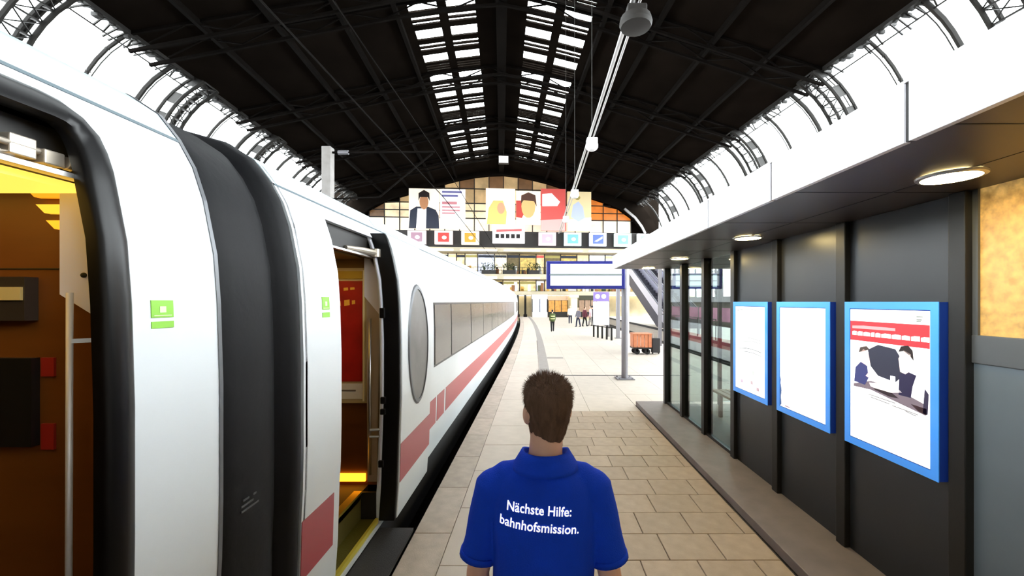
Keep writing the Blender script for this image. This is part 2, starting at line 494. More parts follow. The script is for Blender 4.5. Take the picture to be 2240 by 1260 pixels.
for s in (-1, 1):
    sp.prism([(s * 20.9, 59.2, 8.5), (s * 23.4, 59.2, 8.5), (s * 23.2, 59.2, 11), (s * 22.5, 59.2, 13.8), (s * 20.9, 59.2, outer_z(20.9))], (0, .8, 0))
wall_end = tag(sp.build('wall_end', M_ROOF), 'dark end wall of the train shed framing a wide arch of lit glazing', kind='structure')
at = MB(HALLM); M_TRIM = mat('arch_trim_steel', '8b8786', .5, .3, var=.1)
at.loft([[(u, 58.7, z), (u * 1.012, 58.7, z + .25), (u * 1.012, 59.25, z + .25), (u, 59.25, z)] for u, z in full if abs(u) > 17.5 and u > 0], True)
at.build('arch_trim', M_TRIM, wall_end)
at = MB(HALLM); at.loft([[(u, 58.9, z - .12), (u, 58.9, z + .12), (u, 59.25, z + .12), (u, 59.25, z - .12)] for u, z in full], True)
at.build('arch_trim', M_STEEL, wall_end)

bkp = MB(HALLM).box(-23.6, 23.6, 60.1, 60.5, 9.6, 21.5); bkp.build('backing', M_ROOF, wall_end)
bw = MB(HALLM).box(-30, 30, 61.5, 62, -.86, 2.95); tag(bw.build('wall_back', mat('hall_back', 'b5a684', .7, var=.2, scale=.6)), 'pale wall at the back of the passage under the concourse', kind='structure')
PANE_M = [emit('pane_cream', 'f0dcb4', .75, .5, .7), emit('pane_tan', 'c9a878', .55, .5, .6), emit('pane_brown', '7d5a3a', .4, .5, .8), emit('pane_orange', 'd97a2c', .8, .45, .5), emit('pane_white', 'fbeed6', .75, .3, .7)]
M_MULL = mat('black_mullion', '14100d', .7)
UL = [-20.7 + 2.1 * i for i in range(21)]
HL = [12.1, 14.05, 16.2, 18.3, 20.4]
for i in range(20):
    for j in range(4):
        a, b = UL[i] + .06, UL[i + 1] - .06; z0, z1 = HL[j] + .06, HL[j + 1] - .06
        if min(arch_z(a), arch_z(b)) < z0 + .2: continue
        right = a > 12
        m = PANE_M[3] if (right and j >= 1) else PANE_M[4] if (right or j == 0) else PANE_M[[0, 1, 0, 1, 2][(i * 3 + j) % 5]] if j < 3 else PANE_M[[1, 2][i % 2]]
        ta, tb_ = min(z1, arch_z(a) - .05), min(z1, arch_z(b) - .05)
        p = MB(HALLM).prism([(a, 59.9, z0), (b, 59.9, z0), (b, 59.9, tb_), (a, 59.9, ta)], (0, .04, 0))
        p.build('lit_pane', m, wall_end)
for u in UL[1:-1]:
    MB(HALLM).box(u - .06, u + .06, 59.75, 59.95, 12.0, arch_z(u) + .1).build('mullion', M_MULL, wall_end)
for z in HL[1:-1] + [15.1]:
    uu = max(u / 10 for u in range(0, 209) if arch_z(u / 10) > z)
    MB(HALLM).box(-uu, uu, 59.72, 59.9, z - .06, z + .06).build('transom', M_MULL, wall_end)

# --- large adverts hanging in front of the glazing
def panel(px0, py0, px1, py1, name, label, cat, face, depth=.25, v=58.35, group=None):
    u0, z1 = ew(px0, py0); u1, z0 = ew(px1, py1); c = hw((u0 + u1) / 2, v, z0)
    t = thing(name, label, cat, c, HA, group)
    MB(HALLM).box(u0, u1, v, v + depth, z0, z1).build('panel', face, t)
    return t, u0, u1, z0, z1, v
def flat(t, name, m, pts, v, th=.02):    # print shapes on a panel: pts as (px, py)
    P = [(ew(*p)[0], v, ew(*p)[1]) for p in pts]
    return MB(HALLM).prism(P, (0, -th, 0)).build(name, m, t)
def ell(cx, cy, rx, ry, n=14): return [(cx + rx * math.cos(2 * PI * i / n), cy + ry * math.sin(2 * PI * i / n)) for i in range(n)]
E = lambda n, c, s=1.0: emit('print_' + n, c, s * (.75 if s > 1.05 else .5))
A, *_ = panel(905, 424, 967, 507, 'advert_banner', 'tall lit advert showing a man with dark hair in a dark jacket', 'advert', E('paper', 'f6ead9', 1.1))
flat(A, 'jacket_print', E('navy', '2b3144', .5), [(905, 507), (908, 470), (920, 462), (945, 462), (960, 468), (966, 480), (967, 507)], 58.33)
flat(A, 'shirt_print', E('white', 'ffffff', 1.2), [(920, 507), (923, 466), (941, 466), (940, 507)], 58.31)
flat(A, 'face_print', E('skin', 'c98d63', .8), ell(936, 452, 9, 16), 58.30)
flat(A, 'hair_print', E('dark', '2a1c18', .4), [(925, 450), (925, 434), (936, 427), (947, 433), (948, 450), (944, 442), (928, 442)], 58.29)
B, *_ = panel(969, 424, 1021, 507, 'advert_banner', 'white lit advert with violet and red lines of small print', 'advert', E('white', 'ffffff', 1.2))
for i, (y0, h, c, x1) in enumerate([(428, 4, 'violet', 1014), (436, 4, 'violet', 1006), (450, 6, 'rose', 1004), (460, 3, 'rose', 1010), (467, 3, 'rose', 1010), (473, 3, 'rose', 1000)]):
    flat(B, 'print_line', E(c, '6d6aa8' if c == 'violet' else 'dc8f98', .8), [(973, y0), (x1, y0), (x1, y0 + h), (973, y0 + h)], 58.33)
Cc, *_ = panel(1064, 420, 1126, 496, 'advert_banner', 'cream and white lit advert with a pale yellow figure, beside the red map advert', 'advert', E('paper', 'f6ead9', 1.1))
flat(Cc, 'figure_print', E('yellow', 'f2d37a', .9), [(1066, 496), (1070, 462), (1080, 446), (1100, 446), (1108, 470), (1106, 496)], 58.33)
flat(Cc, 'figure_print', E('peach', 'f0a884', .9), ell(1096, 462, 8, 12), 58.31)
flat(Cc, 'print_block', E('white', 'ffffff', 1.2), [(1106, 424), (1124, 424), (1124, 495), (1110, 495)], 58.32)
D, *_ = panel(1128, 424, 1180, 496, 'advert_banner', 'lit advert showing a smiling boy with short dark hair', 'advert', E('paper', 'f6ead9', 1.1))
flat(D, 'background_print', E('red', 'd2453c', .8), [(1128, 445), (1140, 445), (1146, 470), (1140, 482), (1128, 480)], 58.33)
flat(D, 'shirt_print', E('white', 'ffffff', 1.2), [(1130, 496), (1138, 484), (1154, 479), (1172, 483), (1179, 496)], 58.32)
flat(D, 'face_print', E('face', 'eec07c', .95), ell(1154, 457, 15, 25), 58.31)
flat(D, 'hair_print', E('brown', '5a3320', .5), [(1138, 452), (1139, 434), (1154, 427), (1169, 433), (1172, 458), (1166, 446), (1144, 444)], 58.30)
Ee, *_ = panel(1181, 418, 1235, 508, 'advert_banner', 'red and pink lit advert with a white cut-out shape', 'advert', E('coral', 'e8605a', .9))
flat(Ee, 'shape_print', E('white', 'ffffff', 1.2), [(1184, 430), (1204, 428), (1222, 446), (1216, 455), (1184, 456)], 58.33)
flat(Ee, 'fade_print', E('pink', 'f7b9b4', 1.0), [(1181, 486), (1233, 482), (1233, 508), (1181, 508)], 58.33)
Ff, *_ = panel(1238, 423, 1290, 508, 'advert_banner', 'cream lit advert with a pale blue and white figure', 'advert', E('cream', 'f8e2b0', 1.05))
flat(Ff, 'figure_print', E('iceblue', 'c7d2ee', 1.0), [(1246, 478), (1250, 452), (1262, 444), (1272, 456), (1276, 480), (1262, 488)], 58.33)
flat(Ff, 'foot_print', E('white', 'ffffff', 1.2), [(1238, 484), (1290, 478), (1290, 508), (1238, 508)], 58.34)
flat(Ff, 'leaf_print', E('olive', 'b9ac63', .7), ell(1260, 436, 6, 5), 58.32)
# --- band of shop light boxes under the glazing
bnd = MB(HALLM).box(-20.9, 20.9, 58.65, 60, 9.6, 12.05)
band = tag(bnd.build('trim_1', mat('band_dark', '26211f', .7, var=.3, scale=.5)), 'dark band across the end wall carrying square light boxes', kind='structure')
BX = [(903, 'white', 'fdeff0', 'b0889a', 'pale pink light box with a grey mark'), (958, 'lb_red', 'fbe6e2', 'd8443f', 'red square light box'), (1013, 'lb_amber', 'fbf0d4', 'e2a234', 'amber square light box'),
      (1176, 'lb_rose', 'fbe4ea', 'e9b7c6', 'rose light box with a small dark dot'), (1231, 'lb_cyan', 'd9f1f5', '7fc3d8', 'cyan square light box'), (1286, 'lb_blue', 'dfe4f8', '5f78c0', 'blue light box with a white swoosh'), (1341, 'lb_mint', 'e6f7f2', '7fd8c4', 'mint green light box'), (1392, 'lb_grey', 'f4f6f6', '8e9694', 'white light box with grey marks beside the canopy')]
for px, n, c1, c2, lab in BX:
    t, u0, u1, z0, z1, v = panel(px, 512, px + 37, 540, 'light_box', lab + ' on the dark band', 'light box', emit('face_' + n, c1, .75), .5, 58.15)
    cx = px + 18
    flat(t, 'emblem', emit('emb_' + n, c2, .45), [(px + 7, 516), (px + 30, 516), (px + 30, 535), (px + 7, 535)], 58.13)
    flat(t, 'emblem_core', emit('core_' + n, c1, .7), ell(cx + 2, 526, 5, 4) if n != 'lb_blue' else [(cx - 8, 530), (cx + 10, 519), (cx + 10, 524), (cx - 2, 531)], 58.11)
t, u0, u1, z0, z1, v = panel(1078, 498, 1146, 536, 'light_box', 'largest white light box with a red bar and black lettering', 'light box', emit('face_c', 'ffffff', 1.3), .6, 58.05)
flat(t, 'red_bar', E('redbar', 'd06a6a', .8), [(1086, 508), (1140, 506), (1140, 511), (1086, 513)], 58.03)
for i in range(5):
    flat(t, 'letter_block', E('ink', '1c1416', .2), [(1084 + i * 11, 517), (1092 + i * 11, 517), (1092 + i * 11, 526), (1084 + i * 11, 526)], 58.03)

# ---------------------------------------------------------------- concourse floors under the arch
M_SLAB = emit('concourse_soffit_light', 'fff6e2', .9, .25, .4)
M_FACADE = mat('concourse_facade', 'b3a78f', .7, var=.15, scale=.4)
M_DARKST = mat('concourse_dark_steel', '2a2724', .6, .3)
con = MB(HALLM); SLABS = {}
for i_, (z0, z1) in enumerate(((9.0, 9.6), (5.2, 5.9), (2.95, 3.5))):
    SLABS[z0] = tag(MB(HALLM).box(-24, 24, 57.5, 60, z0, z1).build('trim_%d' % (i_ + 2), M_FACADE), 'pale floor slab of the concourse, ' + ['above the gallery', 'carrying the gallery', 'over the tracks'][i_], kind='structure')
con.box(-24, 24, 60.2, 60.6, 2.95, 9.6)
concourse = tag(con.build('wall_concourse', M_FACADE), 'lit two storey concourse crossing over the tracks at the end of the shed', kind='structure')
WM = [emit('shop_warm', 'f6dfa8', .8, .7, 2.2), emit('shop_cream', 'fff0d0', .95, .6, 2.0), emit('shop_yellow', 'd8b968', .6, .8, 2.5), emit('shop_dim', '7a6a46', .35, .8, 2.8), emit('shop_cool', 'dfe4f6', .8, .6, 2.2)]
for lvl, (z0, z1) in enumerate(((5.95, 8.95), (3.55, 5.15))):
    u = -13.0; i = 0
    while u < 24:
        w = RND.choice([1.2, 1.8, 2.4])
        p = MB(HALLM).box(u + .05, u + w - .05, 59.6, 59.7, z0 + .1, z1 - .1)
        win = p.build('shop_window', WM[RND.choice([0, 1, 1, 2, 3, 4, 0])], concourse)
        MB(HALLM).box(u + .08, u + w - .08, 59.52, 59.6, z1 - .55, z1 - .2).build('shop_sign', RND.choice([E('white', 'ffffff', 1.2), E('coral', 'e8605a', .9), E('olive', 'b9ac63', .7), E('navy', '2b3144', .5), E('cream', 'f8e2b0', 1.05)]), win)
        MB(HALLM).box(u - .06, u + .06, 59.4, 59.7, z0, z1).build('post', M_DARKST, concourse)
        # goods on show
        for q in range(3):
            a = u + RND.uniform(.1, w - .5); h = RND.uniform(.4, 1.3)
            MB(HALLM).box(a, a + RND.uniform(.25, .5), 58.7, 59.1, z0, z0 + h).build('display_case', RND.choice([M_DARKST, mat('goods_brown', '8a5a34', .7), mat('goods_green', '3f4a2c', .8), mat('goods_white', 'e9e4dc', .6), mat('goods_ochre', 'b78a3c', .7)]), win)
        u += w; i += 1
for z in (9.0, 5.2):
    for u in (-12, -6, 0, 6, 12, 18):
        MB(HALLM).box(u + .3, u + 5.4, 57.44, 57.5, z + .08, z + .34).build('light_strip', emit('strip_light', 'fff7e4', 1.6), SLABS[z])
# gallery railing
gr = MB(HALLM)
for z in (6.0, 6.5, 6.95): gr.bar((-13, 58.62, z), (23, 58.62, z), .05)
u = -13
while u < 23: gr.bar((u, 58.62, 5.9), (u, 58.62, 6.95), .05); u += 1.0
gr.build('gallery_railing', M_DARKST, concourse)
# planters of dark leaves on the gallery
M_LEAF = mat('leaf_dark', '3a4426', .8, var=.4, scale=6)
def planter(u, w, label):
    t = thing('planter', label, 'plant', hw(u, 58.1, 5.9), HA, 'planters on the gallery')
    MB(HALLM).box(u - w / 2, u + w / 2, 57.85, 58.35, 5.9, 6.5).build('trough', M_DARKST, t)
    lf = MB(HALLM)
    for i in range(90):
        c = Vector((u + RND.uniform(-w / 2, w / 2), 58.1 + RND.uniform(-.1, .1), 6.5 + RND.uniform(0, .9))); d = Vector((RND.uniform(-1, 1), RND.uniform(-.7, .5), RND.uniform(-.3, 1))).normalized(); e2 = d.cross(Vector((.3, .5, .8))).normalized()
        lf.add([c, c + d * .17 + e2 * .07, c + d * .34, c + d * .17 - e2 * .07], [(0, 1, 2, 3)])
    tag(lf.build('foliage', M_LEAF, t, fix=False), kind='stuff')
for u, w, l in ((-1.8, 2.0, 'longest'), (1.1, 1.8, 'middle'), (4.6, 1.6, 'shortest')): planter(u, w, l + ' trough of dark leafy plants on the concourse gallery')
# shops at platform level below the concourse
def shopfront(u0, u1, z1, face, label, signm, v=54.0, brown=None):
    t = thing('shop_booth', label, 'shop', hw((u0 + u1) / 2, v, 0), HA)
    MB(HALLM).box(u0, u1, v + .1, v + 2.2, 0, z1).build('booth_body', M_FACADE, t)
    MB(HALLM).box(u0 + .1, u1 - .1, v, v + .1, .7, z1 - .65).build('lit_window', face, t)
    MB(HALLM).box(u0, u1, v - .12, v + .1, z1 - .6, z1 - .02).build('fascia_sign', signm, t)
    MB(HALLM).box(u0 + .02, u1 - .02, v - .3, v + .1, 0, .68).build('counter', brown or M_DARKST, t)
    n = max(2, int((u1 - u0) / .7))
    for i in range(n + 1):
        x = u0 + .05 + (u1 - u0 - .1) * i / n; MB(HALLM).box(x - .04, x + .04, v - .06, v + .02, .68, z1 - .6).build('post', M_DARKST, t)
shopfront(4.0, 6.05, 3.0, emit('booth_blue', 'dfe4f6', .9, .3, 2), 'white and pale blue shop booth at the end of the platform', E('white', 'ffffff', 1.2), brown=mat('goods_white', 'e9e4dc', .6))
shopfront(6.1, 8.8, 2.85, emit('booth_amber', 'c98f45', .8, .5, 3), 'amber lit shop booth with wooden counter at the end of the platform', emit('booth_tan', 'c9a888', .6))
shopfront(10.2, 12.7, 2.9, emit('booth_brown', 'a5876f', .6, .5, 3), 'brown shop booth with dark awning at the end of the platform', mat('awning_dark', '3a3a2c', .8))
pl = thing('pillar', 'cream stone pillar between the shop booths holding up the concourse', 'pillar', hw(9.5, 53.5, 0), HA)
MB(HALLM).box(9.0, 10.0, 53, 54, 0, .4).build('plinth', mat('cream_stone', 'efe4c2', .7), pl)
MB(HALLM).box(9.12, 9.88, 53.12, 53.88, .4, 2.6).build('shaft', mat('cream_stone', 'efe4c2', .7), pl)
MB(HALLM).box(8.95, 10.05, 52.95, 54.05, 2.6, 2.95).build('capital', mat('cream_stone', 'efe4c2', .7), pl)
for u in (2.2, 3.2):
    p = thing('pillar', 'dark iron pillar under the concourse beside the train', 'pillar', hw(u, 55.5, -.01), HA, 'iron pillars by the train')
    MB(HALLM).tube([hw(0, 0, 0) + Vector((u, 55.5, -.01)), Vector((u, 55.5, .35))], .26, 10).build('foot', M_DARKST, p)
    MB(HALLM).tube([(u, 55.5, .35), (u, 55.5, 2.95)], .15, 10).build('shaft', M_DARKST, p)
# hanging lamp box at the ridge
t = thing('lamp_box', 'square white lamp box hanging under the roof ridge', 'lamp', hw(.25, 50, 18.9), HA)
MB(HALLM).box(-.3, .8, 50, 50.5, 18.9, 19.7).build('diffuser', emit('lampbox', 'ffffff', 2.0), t)
MB(HALLM).box(-.38, .88, 50.02, 50.48, 18.84, 19.76).build('frame', M_DARKST, t)
MB(HALLM).bar((.25, 50.25, 19.7), (.25, 50.25, 20.5), .05).build('hanger', M_DARKST, t)
# ================================================================ the train
M_WHITE = mat('carriage_white', 'd6dbdf', .32, var=.03, scale=1.2, coat=.2, bump=.04, bscale=3)
M_ROOFW = mat('carriage_roof', 'c3d4da', .4, var=.05, scale=1.0, coat=.1)
M_RED = mat('carriage_red', 'a2343f', .35, coat=.2)
M_BLK = mat('rubber_black', '0a090b', .34, var=.1, scale=4, spec=.3)
M_BELL = mat('bellows_rubber', '0f0f12', .6, var=.12, scale=3, bump=.12, bscale=25, spec=.2)
M_SKIRT = mat('underframe_black', '0d0c0c', .8)
M_SEAM = mat('seam_grey', '55636a', .6)
M_WIN = mat('train_window', '55504b', .2, 0, var=.2, scale=1.5, spec=.8)
M_CHROME = mat('brushed_steel', 'b9b7b4', .3, .9)
M_WOOD = mat('vestibule_wood', '66380f', .42, var=.12, scale=2.5, stretch=(1, 1, 5))
M_INWHITE = mat('vestibule_white', 'd8d5de', .4)
M_INDARK = mat('vestibule_dark', '14110f', .6)
M_LAMP = emit('train_lamp', 'ffc850', 1.6)
XC = -2.75
PROF = [(-1.40, .05), (-1.375, .42), (-1.365, .77), (-1.355, .95), (-1.35, 1.2), (-1.35, 1.7), (-1.36, 2.04), (-1.375, 2.25), (-1.42, 2.48), (-1.465, 2.62), (-1.53, 2.74), (-1.61, 2.845), (-1.74, 2.93), (-2.1, 3.03), (-2.75, 3.07)]
def prof_x(z):
    for (a, za), (b, zb) in zip(PROF, PROF[1:]):
        if za <= z <= zb: return a + (b - a) * (z - za) / (zb - za)
    return PROF[0][0]
FULLP = PROF + [(2 * XC - x, z) for x, z in reversed(PROF[:-1])]
def section(y, off=0.0, prof=FULLP):
    c = curve_x(y); out = []
    for x, z in prof:
        d = Vector((x - XC, (z - 1.6) * .9)); d = d.normalized() * off if d.length else d
        out.append((x + d.x + c, y, z + d.y))
    return out
def side_strip(mb, y0, y1, z0, z1, off, th=.006, n=None, side=1, zs=None):
    """A thin sheet that hugs the carriage side between two heights."""
    ylist = ys(y0, y1, n or max(1, int((y1 - y0) / 3)))
    zz = sorted(set([z0, z1] + [z for _, z in PROF if z0 < z < z1]))
    R = []
    for y in ylist:
        c = curve_x(y)
        R.append([(prof_x(z) + off + c, y, z) for z in zz] + [(prof_x(z) + off - th + c, y, z) for z in reversed(zz)])
    return mb.loft(R)
def shell(parent, y0, y1, door=None, name='body_shell', dz=.35):
    """Side walls: the door opening is left open."""
    zs_break = sorted(set([z for _, z in PROF] + [.35, .09]))
    pr = [(prof_x(z), z) for z in zs_break if z <= 2.74]
    cuts = ys(y0, y1, max(2, int((y1 - y0) / 3)))
    if door: cuts = sorted(set([c for c in cuts if not door[0] < c < door[1]] + list(door)))
    b = MB()
    for a, e in zip(cuts, cuts[1:]):
        for (xa, za), (xb, zb) in zip(pr, pr[1:]):
            if door and a >= door[0] - 1e-6 and e <= door[1] + 1e-6 and za >= dz - 1e-6 and zb <= 2.62 + 1e-6: continue
            ca, ce = curve_x(a), curve_x(e)
            b.prism([(xa + ca, a, za), (xa + ce, e, za), (xb + ce, e, zb), (xb + ca, a, zb)], (-.05, 0, 0))
    b.build(name, M_WHITE, parent)
    # far side and roof
    o = MB(); pf = [(2 * XC - x, z) for x, z in reversed(PROF) if z <= 2.74]
    o.loft([[(x + curve_x(y), y, z) for x, z in pf] + [(x + .05 + curve_x(y), y, z) for x, z in reversed(pf)] for y in cuts]); o.build(name, M_WHITE, parent)
    r = MB(); pf = [p for p in FULLP if p[1] >= 2.74]
    r.loft([[(x + curve_x(y), y, z) for x, z in pf] + [((x - XC) * .97 + XC + curve_x(y), y, z - .06) for x, z in reversed(pf)] for y in cuts])
    r.build('roof', M_ROOFW, parent, auto=40)
    s = MB(); side_strip(s, y0, y1, 2.725, 2.738, .004, .006); s.build('roof_seam', M_SEAM, parent)
    k = MB(); k.loft([[(-1.43 + curve_x(y), y, .06), (-1.46 + curve_x(y), y, -.5), (2 * XC + 1.46 + curve_x(y), y, -.5), (2 * XC + 1.43 + curve_x(y), y, .06)] for y in cuts]); k.build('underframe', M_SKIRT, parent)
def stripe(parent, y0, y1, z0=.42, z1=.77, off=.004):
    s = MB(); side_strip(s, y0, y1, z0, z1, off, .006); s.build('red_stripe', M_RED, parent)
def sticker(parent, y0, y1, z0, z1):
    M_G = mat('sticker_green', '86c540', .5); M_P = mat('sticker_pale', 'd7efb8', .5)
    h = z1 - z0; w = y1 - y0
    s = MB(); side_strip(s, y0, y1, z0 + h * .38, z1, .003, .003); st = s.build('sticker', M_G, parent)
    s = MB(); side_strip(s, y0, y1, z0, z0 + h * .24, .003, .003); s.build('sticker_line', M_G, st)
    s = MB(); side_strip(s, y0 + w * .36, y1 - w * .36, z0 + h * .56, z1 - h * .22, .0045, .0015); s.build('sticker_mark', M_P, st)
    s = MB(); side_strip(s, y0 + w * .1, y1 - w * .1, z0 + h * .44, z0 + h * .47, .0045, .0015); s.build('sticker_print', M_P, st)

# ---- near carriage, its open door at the left edge of the view
c1 = thing('railway_carriage', 'white train carriage ending at the black bellows, open door lit brown inside', 'train', (XC, -4, -.86))
D1 = (.30, 1.305)
shell(c1, -9.0, 1.75, D1)
stripe(c1, -9, .2); stripe(c1, 1.36, 1.75)
sticker(c1, 1.447, 1.535, 1.955, 2.055)
ring = MB(); ring.loft([section(1.745, .004), section(1.765, .004), section(1.765, -.06), section(1.745, -.06)], caps=False)
ring.build('end_rim', mat('rim_grey', '6a6c70', .4, .5), c1)
def door_frame(parent, d, sides=(True, True)):
    y0, y1 = d
    # heavy black gasket round the opening, rounded at the top corners
    f = MB(); w = .085
    path = []
    zz = [.36, .6, .8, 1.0, 1.25, 1.5, 1.7, 1.9, 2.04, 2.15, 2.25, 2.35, 2.43, 2.48]
    right = [(y1, z) for z in zz] + [(y1, 2.54), (y1 - .006, 2.575), (y1 - .02, 2.598), (y1 - .04, 2.61), (y1 - .07, 2.614)]
    left = [(y0, z) for z in zz] + [(y0, 2.54), (y0 + .006, 2.575), (y0 + .02, 2.598), (y0 + .04, 2.61), (y0 + .07, 2.614)]
    full_ = right + left[::-1]
    rings = []
    for i, (yy, z) in enumerate(full_):
        a = full_[max(i - 1, 0)]; b = full_[min(i + 1, len(full_) - 1)]
        t = Vector((b[0] - a[0], b[1] - a[1])).normalized(); nrm = Vector((t.y, -t.x))     # outward in the side plane
        P = []
        for (o, dx) in ((-.012, -.045), (-.016, -.012), (-.006, .012), (.03, .022), (.06, .014), (.075, .002), (.075, -.045)):
            zq = z + nrm.y * o
            P.append((prof_x(min(max(zq, .06), 2.73)) + dx, yy + nrm.x * o, zq))
        rings.append(P)
    f.loft(rings); f.build('door_gasket', M_BLK, parent, auto=60)
door_frame(c1, D1)
# vestibule of the near carriage
BKP = [(-1.46, .36), (-1.45, 2.0), (-1.52, 2.44), (-1.56, 2.56), (-4.0, 2.56), (-4.0, .36)]
MB().prism([(x, 1.44, z) for x, z in BKP], (0, .06, 0)).build('bulkhead', M_WOOD, c1)
MB().box(-4.0, -1.46, -.9, 1.44, .30, .36).build('vestibule_floor', mat('vestibule_floor', '4a3a2c', .6), c1)
MB().box(-4.0, -1.60, -.9, 1.44, 2.44, 2.50).build('vestibule_ceiling', M_INDARK, c1)
MB().box(-3.95, -3.9, -.9, 1.44, .36, 2.5).build('vestibule_wall', M_WOOD, c1)
MB().box(-4.0, -1.45, -.95, -.9, .36, 2.5).build('bulkhead', M_WOOD, c1)
MB().box(-2.5, -1.52, .5, 1.385, 2.415, 2.438).build('ceiling_lamp', M_LAMP, c1)
MB().box(-1.495, -1.455, .2, 1.40, 2.437, 2.452).build('ceiling_trim', M_CHROME, c1)
for i in range(3):  # amber reflections of the ceiling lamp on the bulkhead, built as glowing strips
    z = 2.44 - i * .055
    MB().prism([(-1.76 + i * .035, 1.435, z), (-1.60, 1.435, z + .0), (-1.60, 1.435, z - .032), (-1.73 + i * .035, 1.435, z - .03)], (0, -.02, 0)).build('lamp_reflection', emit('reflection_glow_%d' % i, ['ff9c20', 'ffc83c', 'ffb62c'][i], 1.1), c1)
# white wedge panel at the door post
MB().prism([(-1.50, 1.40, 2.45), (-1.625, 1.40, 2.455), (-1.625, 1.40, 2.075), (-1.44, 1.40, 1.96), (-1.44, 1.40, 2.3)], (0, .03, 0)).build('door_post_panel', M_INWHITE, c1)
MB().ball((-1.54, 1.398, 2.14), .009).build('panel_knob', M_INDARK, c1)
g = MB().tube([(-1.545, 1.36, 2.08), (-1.548, 1.36, 1.2), (-1.548, 1.36, .37)], .009, 10); rail = g.build('grab_rail', mat('rail_satin', 'c9c6c4', .5, .4), c1, smooth=True)
MB().bar((-1.545, 1.36, 1.92), (-1.50, 1.40, 1.92), .014).build('rail_bracket', M_CHROME, rail)
# door drive above the opening
MB().box(-1.70, -1.545, .2, 1.42, 2.455, 2.60).build('door_header', M_INDARK, c1)
MB().bar((-1.53, .2, 2.475), (-1.53, 1.2, 2.475), .012, .02).build('door_drive_rail', M_CHROME, c1)
dr = MB(); dr.box(-1.543, -1.50, 1.17, 1.235, 2.475, 2.535); dr.box(-1.543, -1.49, 1.245, 1.30, 2.47, 2.515); dr.tube([(-1.51, .9, 2.51), (-1.51, 1.26, 2.505)], .011, 8); dr.tube([(-1.50, 1.305, 2.49), (-1.50, 1.325, 2.49)], .022, 12); dr.box(-1.543, -1.51, 1.08, 1.14, 2.48, 2.54)
dr.build('door_drive', mat('drive_metal', 'b4aa9c', .35, .7), c1, bevel=.004)
# fittings on the bulkhead
MB().box(-2.05, -1.74, 1.415, 1.44, 1.55, 1.855).build('black_notice', mat('notice_black', '101214', .35), c1)
MB().box(-2.05, -1.745, 1.40, 1.44, 1.985, 2.135).build('wall_fitting', mat('fitting_grey', '4a423c', .35, .6), c1)
MB().box(-2.05, -1.75, 1.392, 1.40, 2.055, 2.10).build('fitting_strip', mat('fitting_bright', 'e6cf8a', .3, .4), c1)
for z0, z1 in ((1.79, 1.855), (1.535, 1.625)):
    MB().box(-1.728, -1.683, 1.432, 1.44, z0, z1).build('red_notice', mat('notice_red', '8c1a0e', .5), c1)
MB().box(-1.95, -1.66, 1.437, 1.4395, 2.163, 2.167).build('panel_joint', M_INDARK, c1)

# ---- bellows between the carriages
bl = MB(); prs = []
for yy, off in ((1.765, -.07), (1.80, -.075), (1.83, -.05), (1.90, -.035), (2.02, -.03), (2.13, -.035), (2.19, -.05), (2.21, -.075), (2.23, -.05), (2.255, -.005), (2.29, .012), (2.33, .012), (2.36, -.005), (2.375, -.05)):
    prs.append(section(yy, off, FULLP))
bl.loft(prs, caps=False); bel = bl.build('gangway_bellows', M_BELL, c1, auto=50)
for i, (z, a, b_) in enumerate(((1.11, 1.93, 1.97), (1.11, 2.0, 2.02), (1.085, 1.92, 2.0), (1.06, 1.92, 2.04))):
    q = MB(); side_strip(q, a, b_, z, z + .009, -.026, .004); q.build('stencil_mark', mat('stencil_grey', '4a4a4c', .7), bel)
bt = MB(); bt.box(-4.1, -1.42, 1.77, 2.37, -.2, .06); bt.build('bellows_base', M_BELL, c1)

# ---- second carriage
c2 = thing('railway_carriage', 'white train carriage beyond the bellows, open door with oval window leaf and red stripe', 'train', (XC, 12, -.86))
D2 = (2.84, 3.66)
YE2 = 28.4
shell(c2, 2.38, YE2, D2, dz=.09)
stripe(c2, 2.385, 2.76); 
stripe(c2, 4.95, 5.55); stripe(c2, 5.62, 6.05); stripe(c2, 6.15, YE2)
sticker(c2, 2.60, 2.69, 1.95, 2.08)
endcap = MB().prism([(x, 2.40, z) for x, z in FULLP], (0, .02, 0)); endcap.build('end_wall', M_BLK, c2)
# windows
def window_row(parent, y0, y1, pitch=1.92):
    b = MB(); side_strip(b, y0, y1, 1.19, 2.04, .003, .004); band_ = b.build('window_band', mat('window_band', '1c1b1b', .3), parent)
    y = y0 + .04; i = 0
    while y < y1 - .3:
        w = (pitch if i else pitch * .55) - .07
        e = min(y + w, y1 - .04)
        p = MB(); side_strip(p, y, e, 1.22, 2.01, .009, .006, n=2); p.build('window_pane', M_WIN, parent); y = e + .07; i += 1
window_row(c2, 5.38, 27.0)
s = MB(); side_strip(s, 4.93, 4.945, .1, 2.73, .003, .004); s.build('panel_seam', M_SEAM, c2)
for y in (5.58, 6.10):
    pass
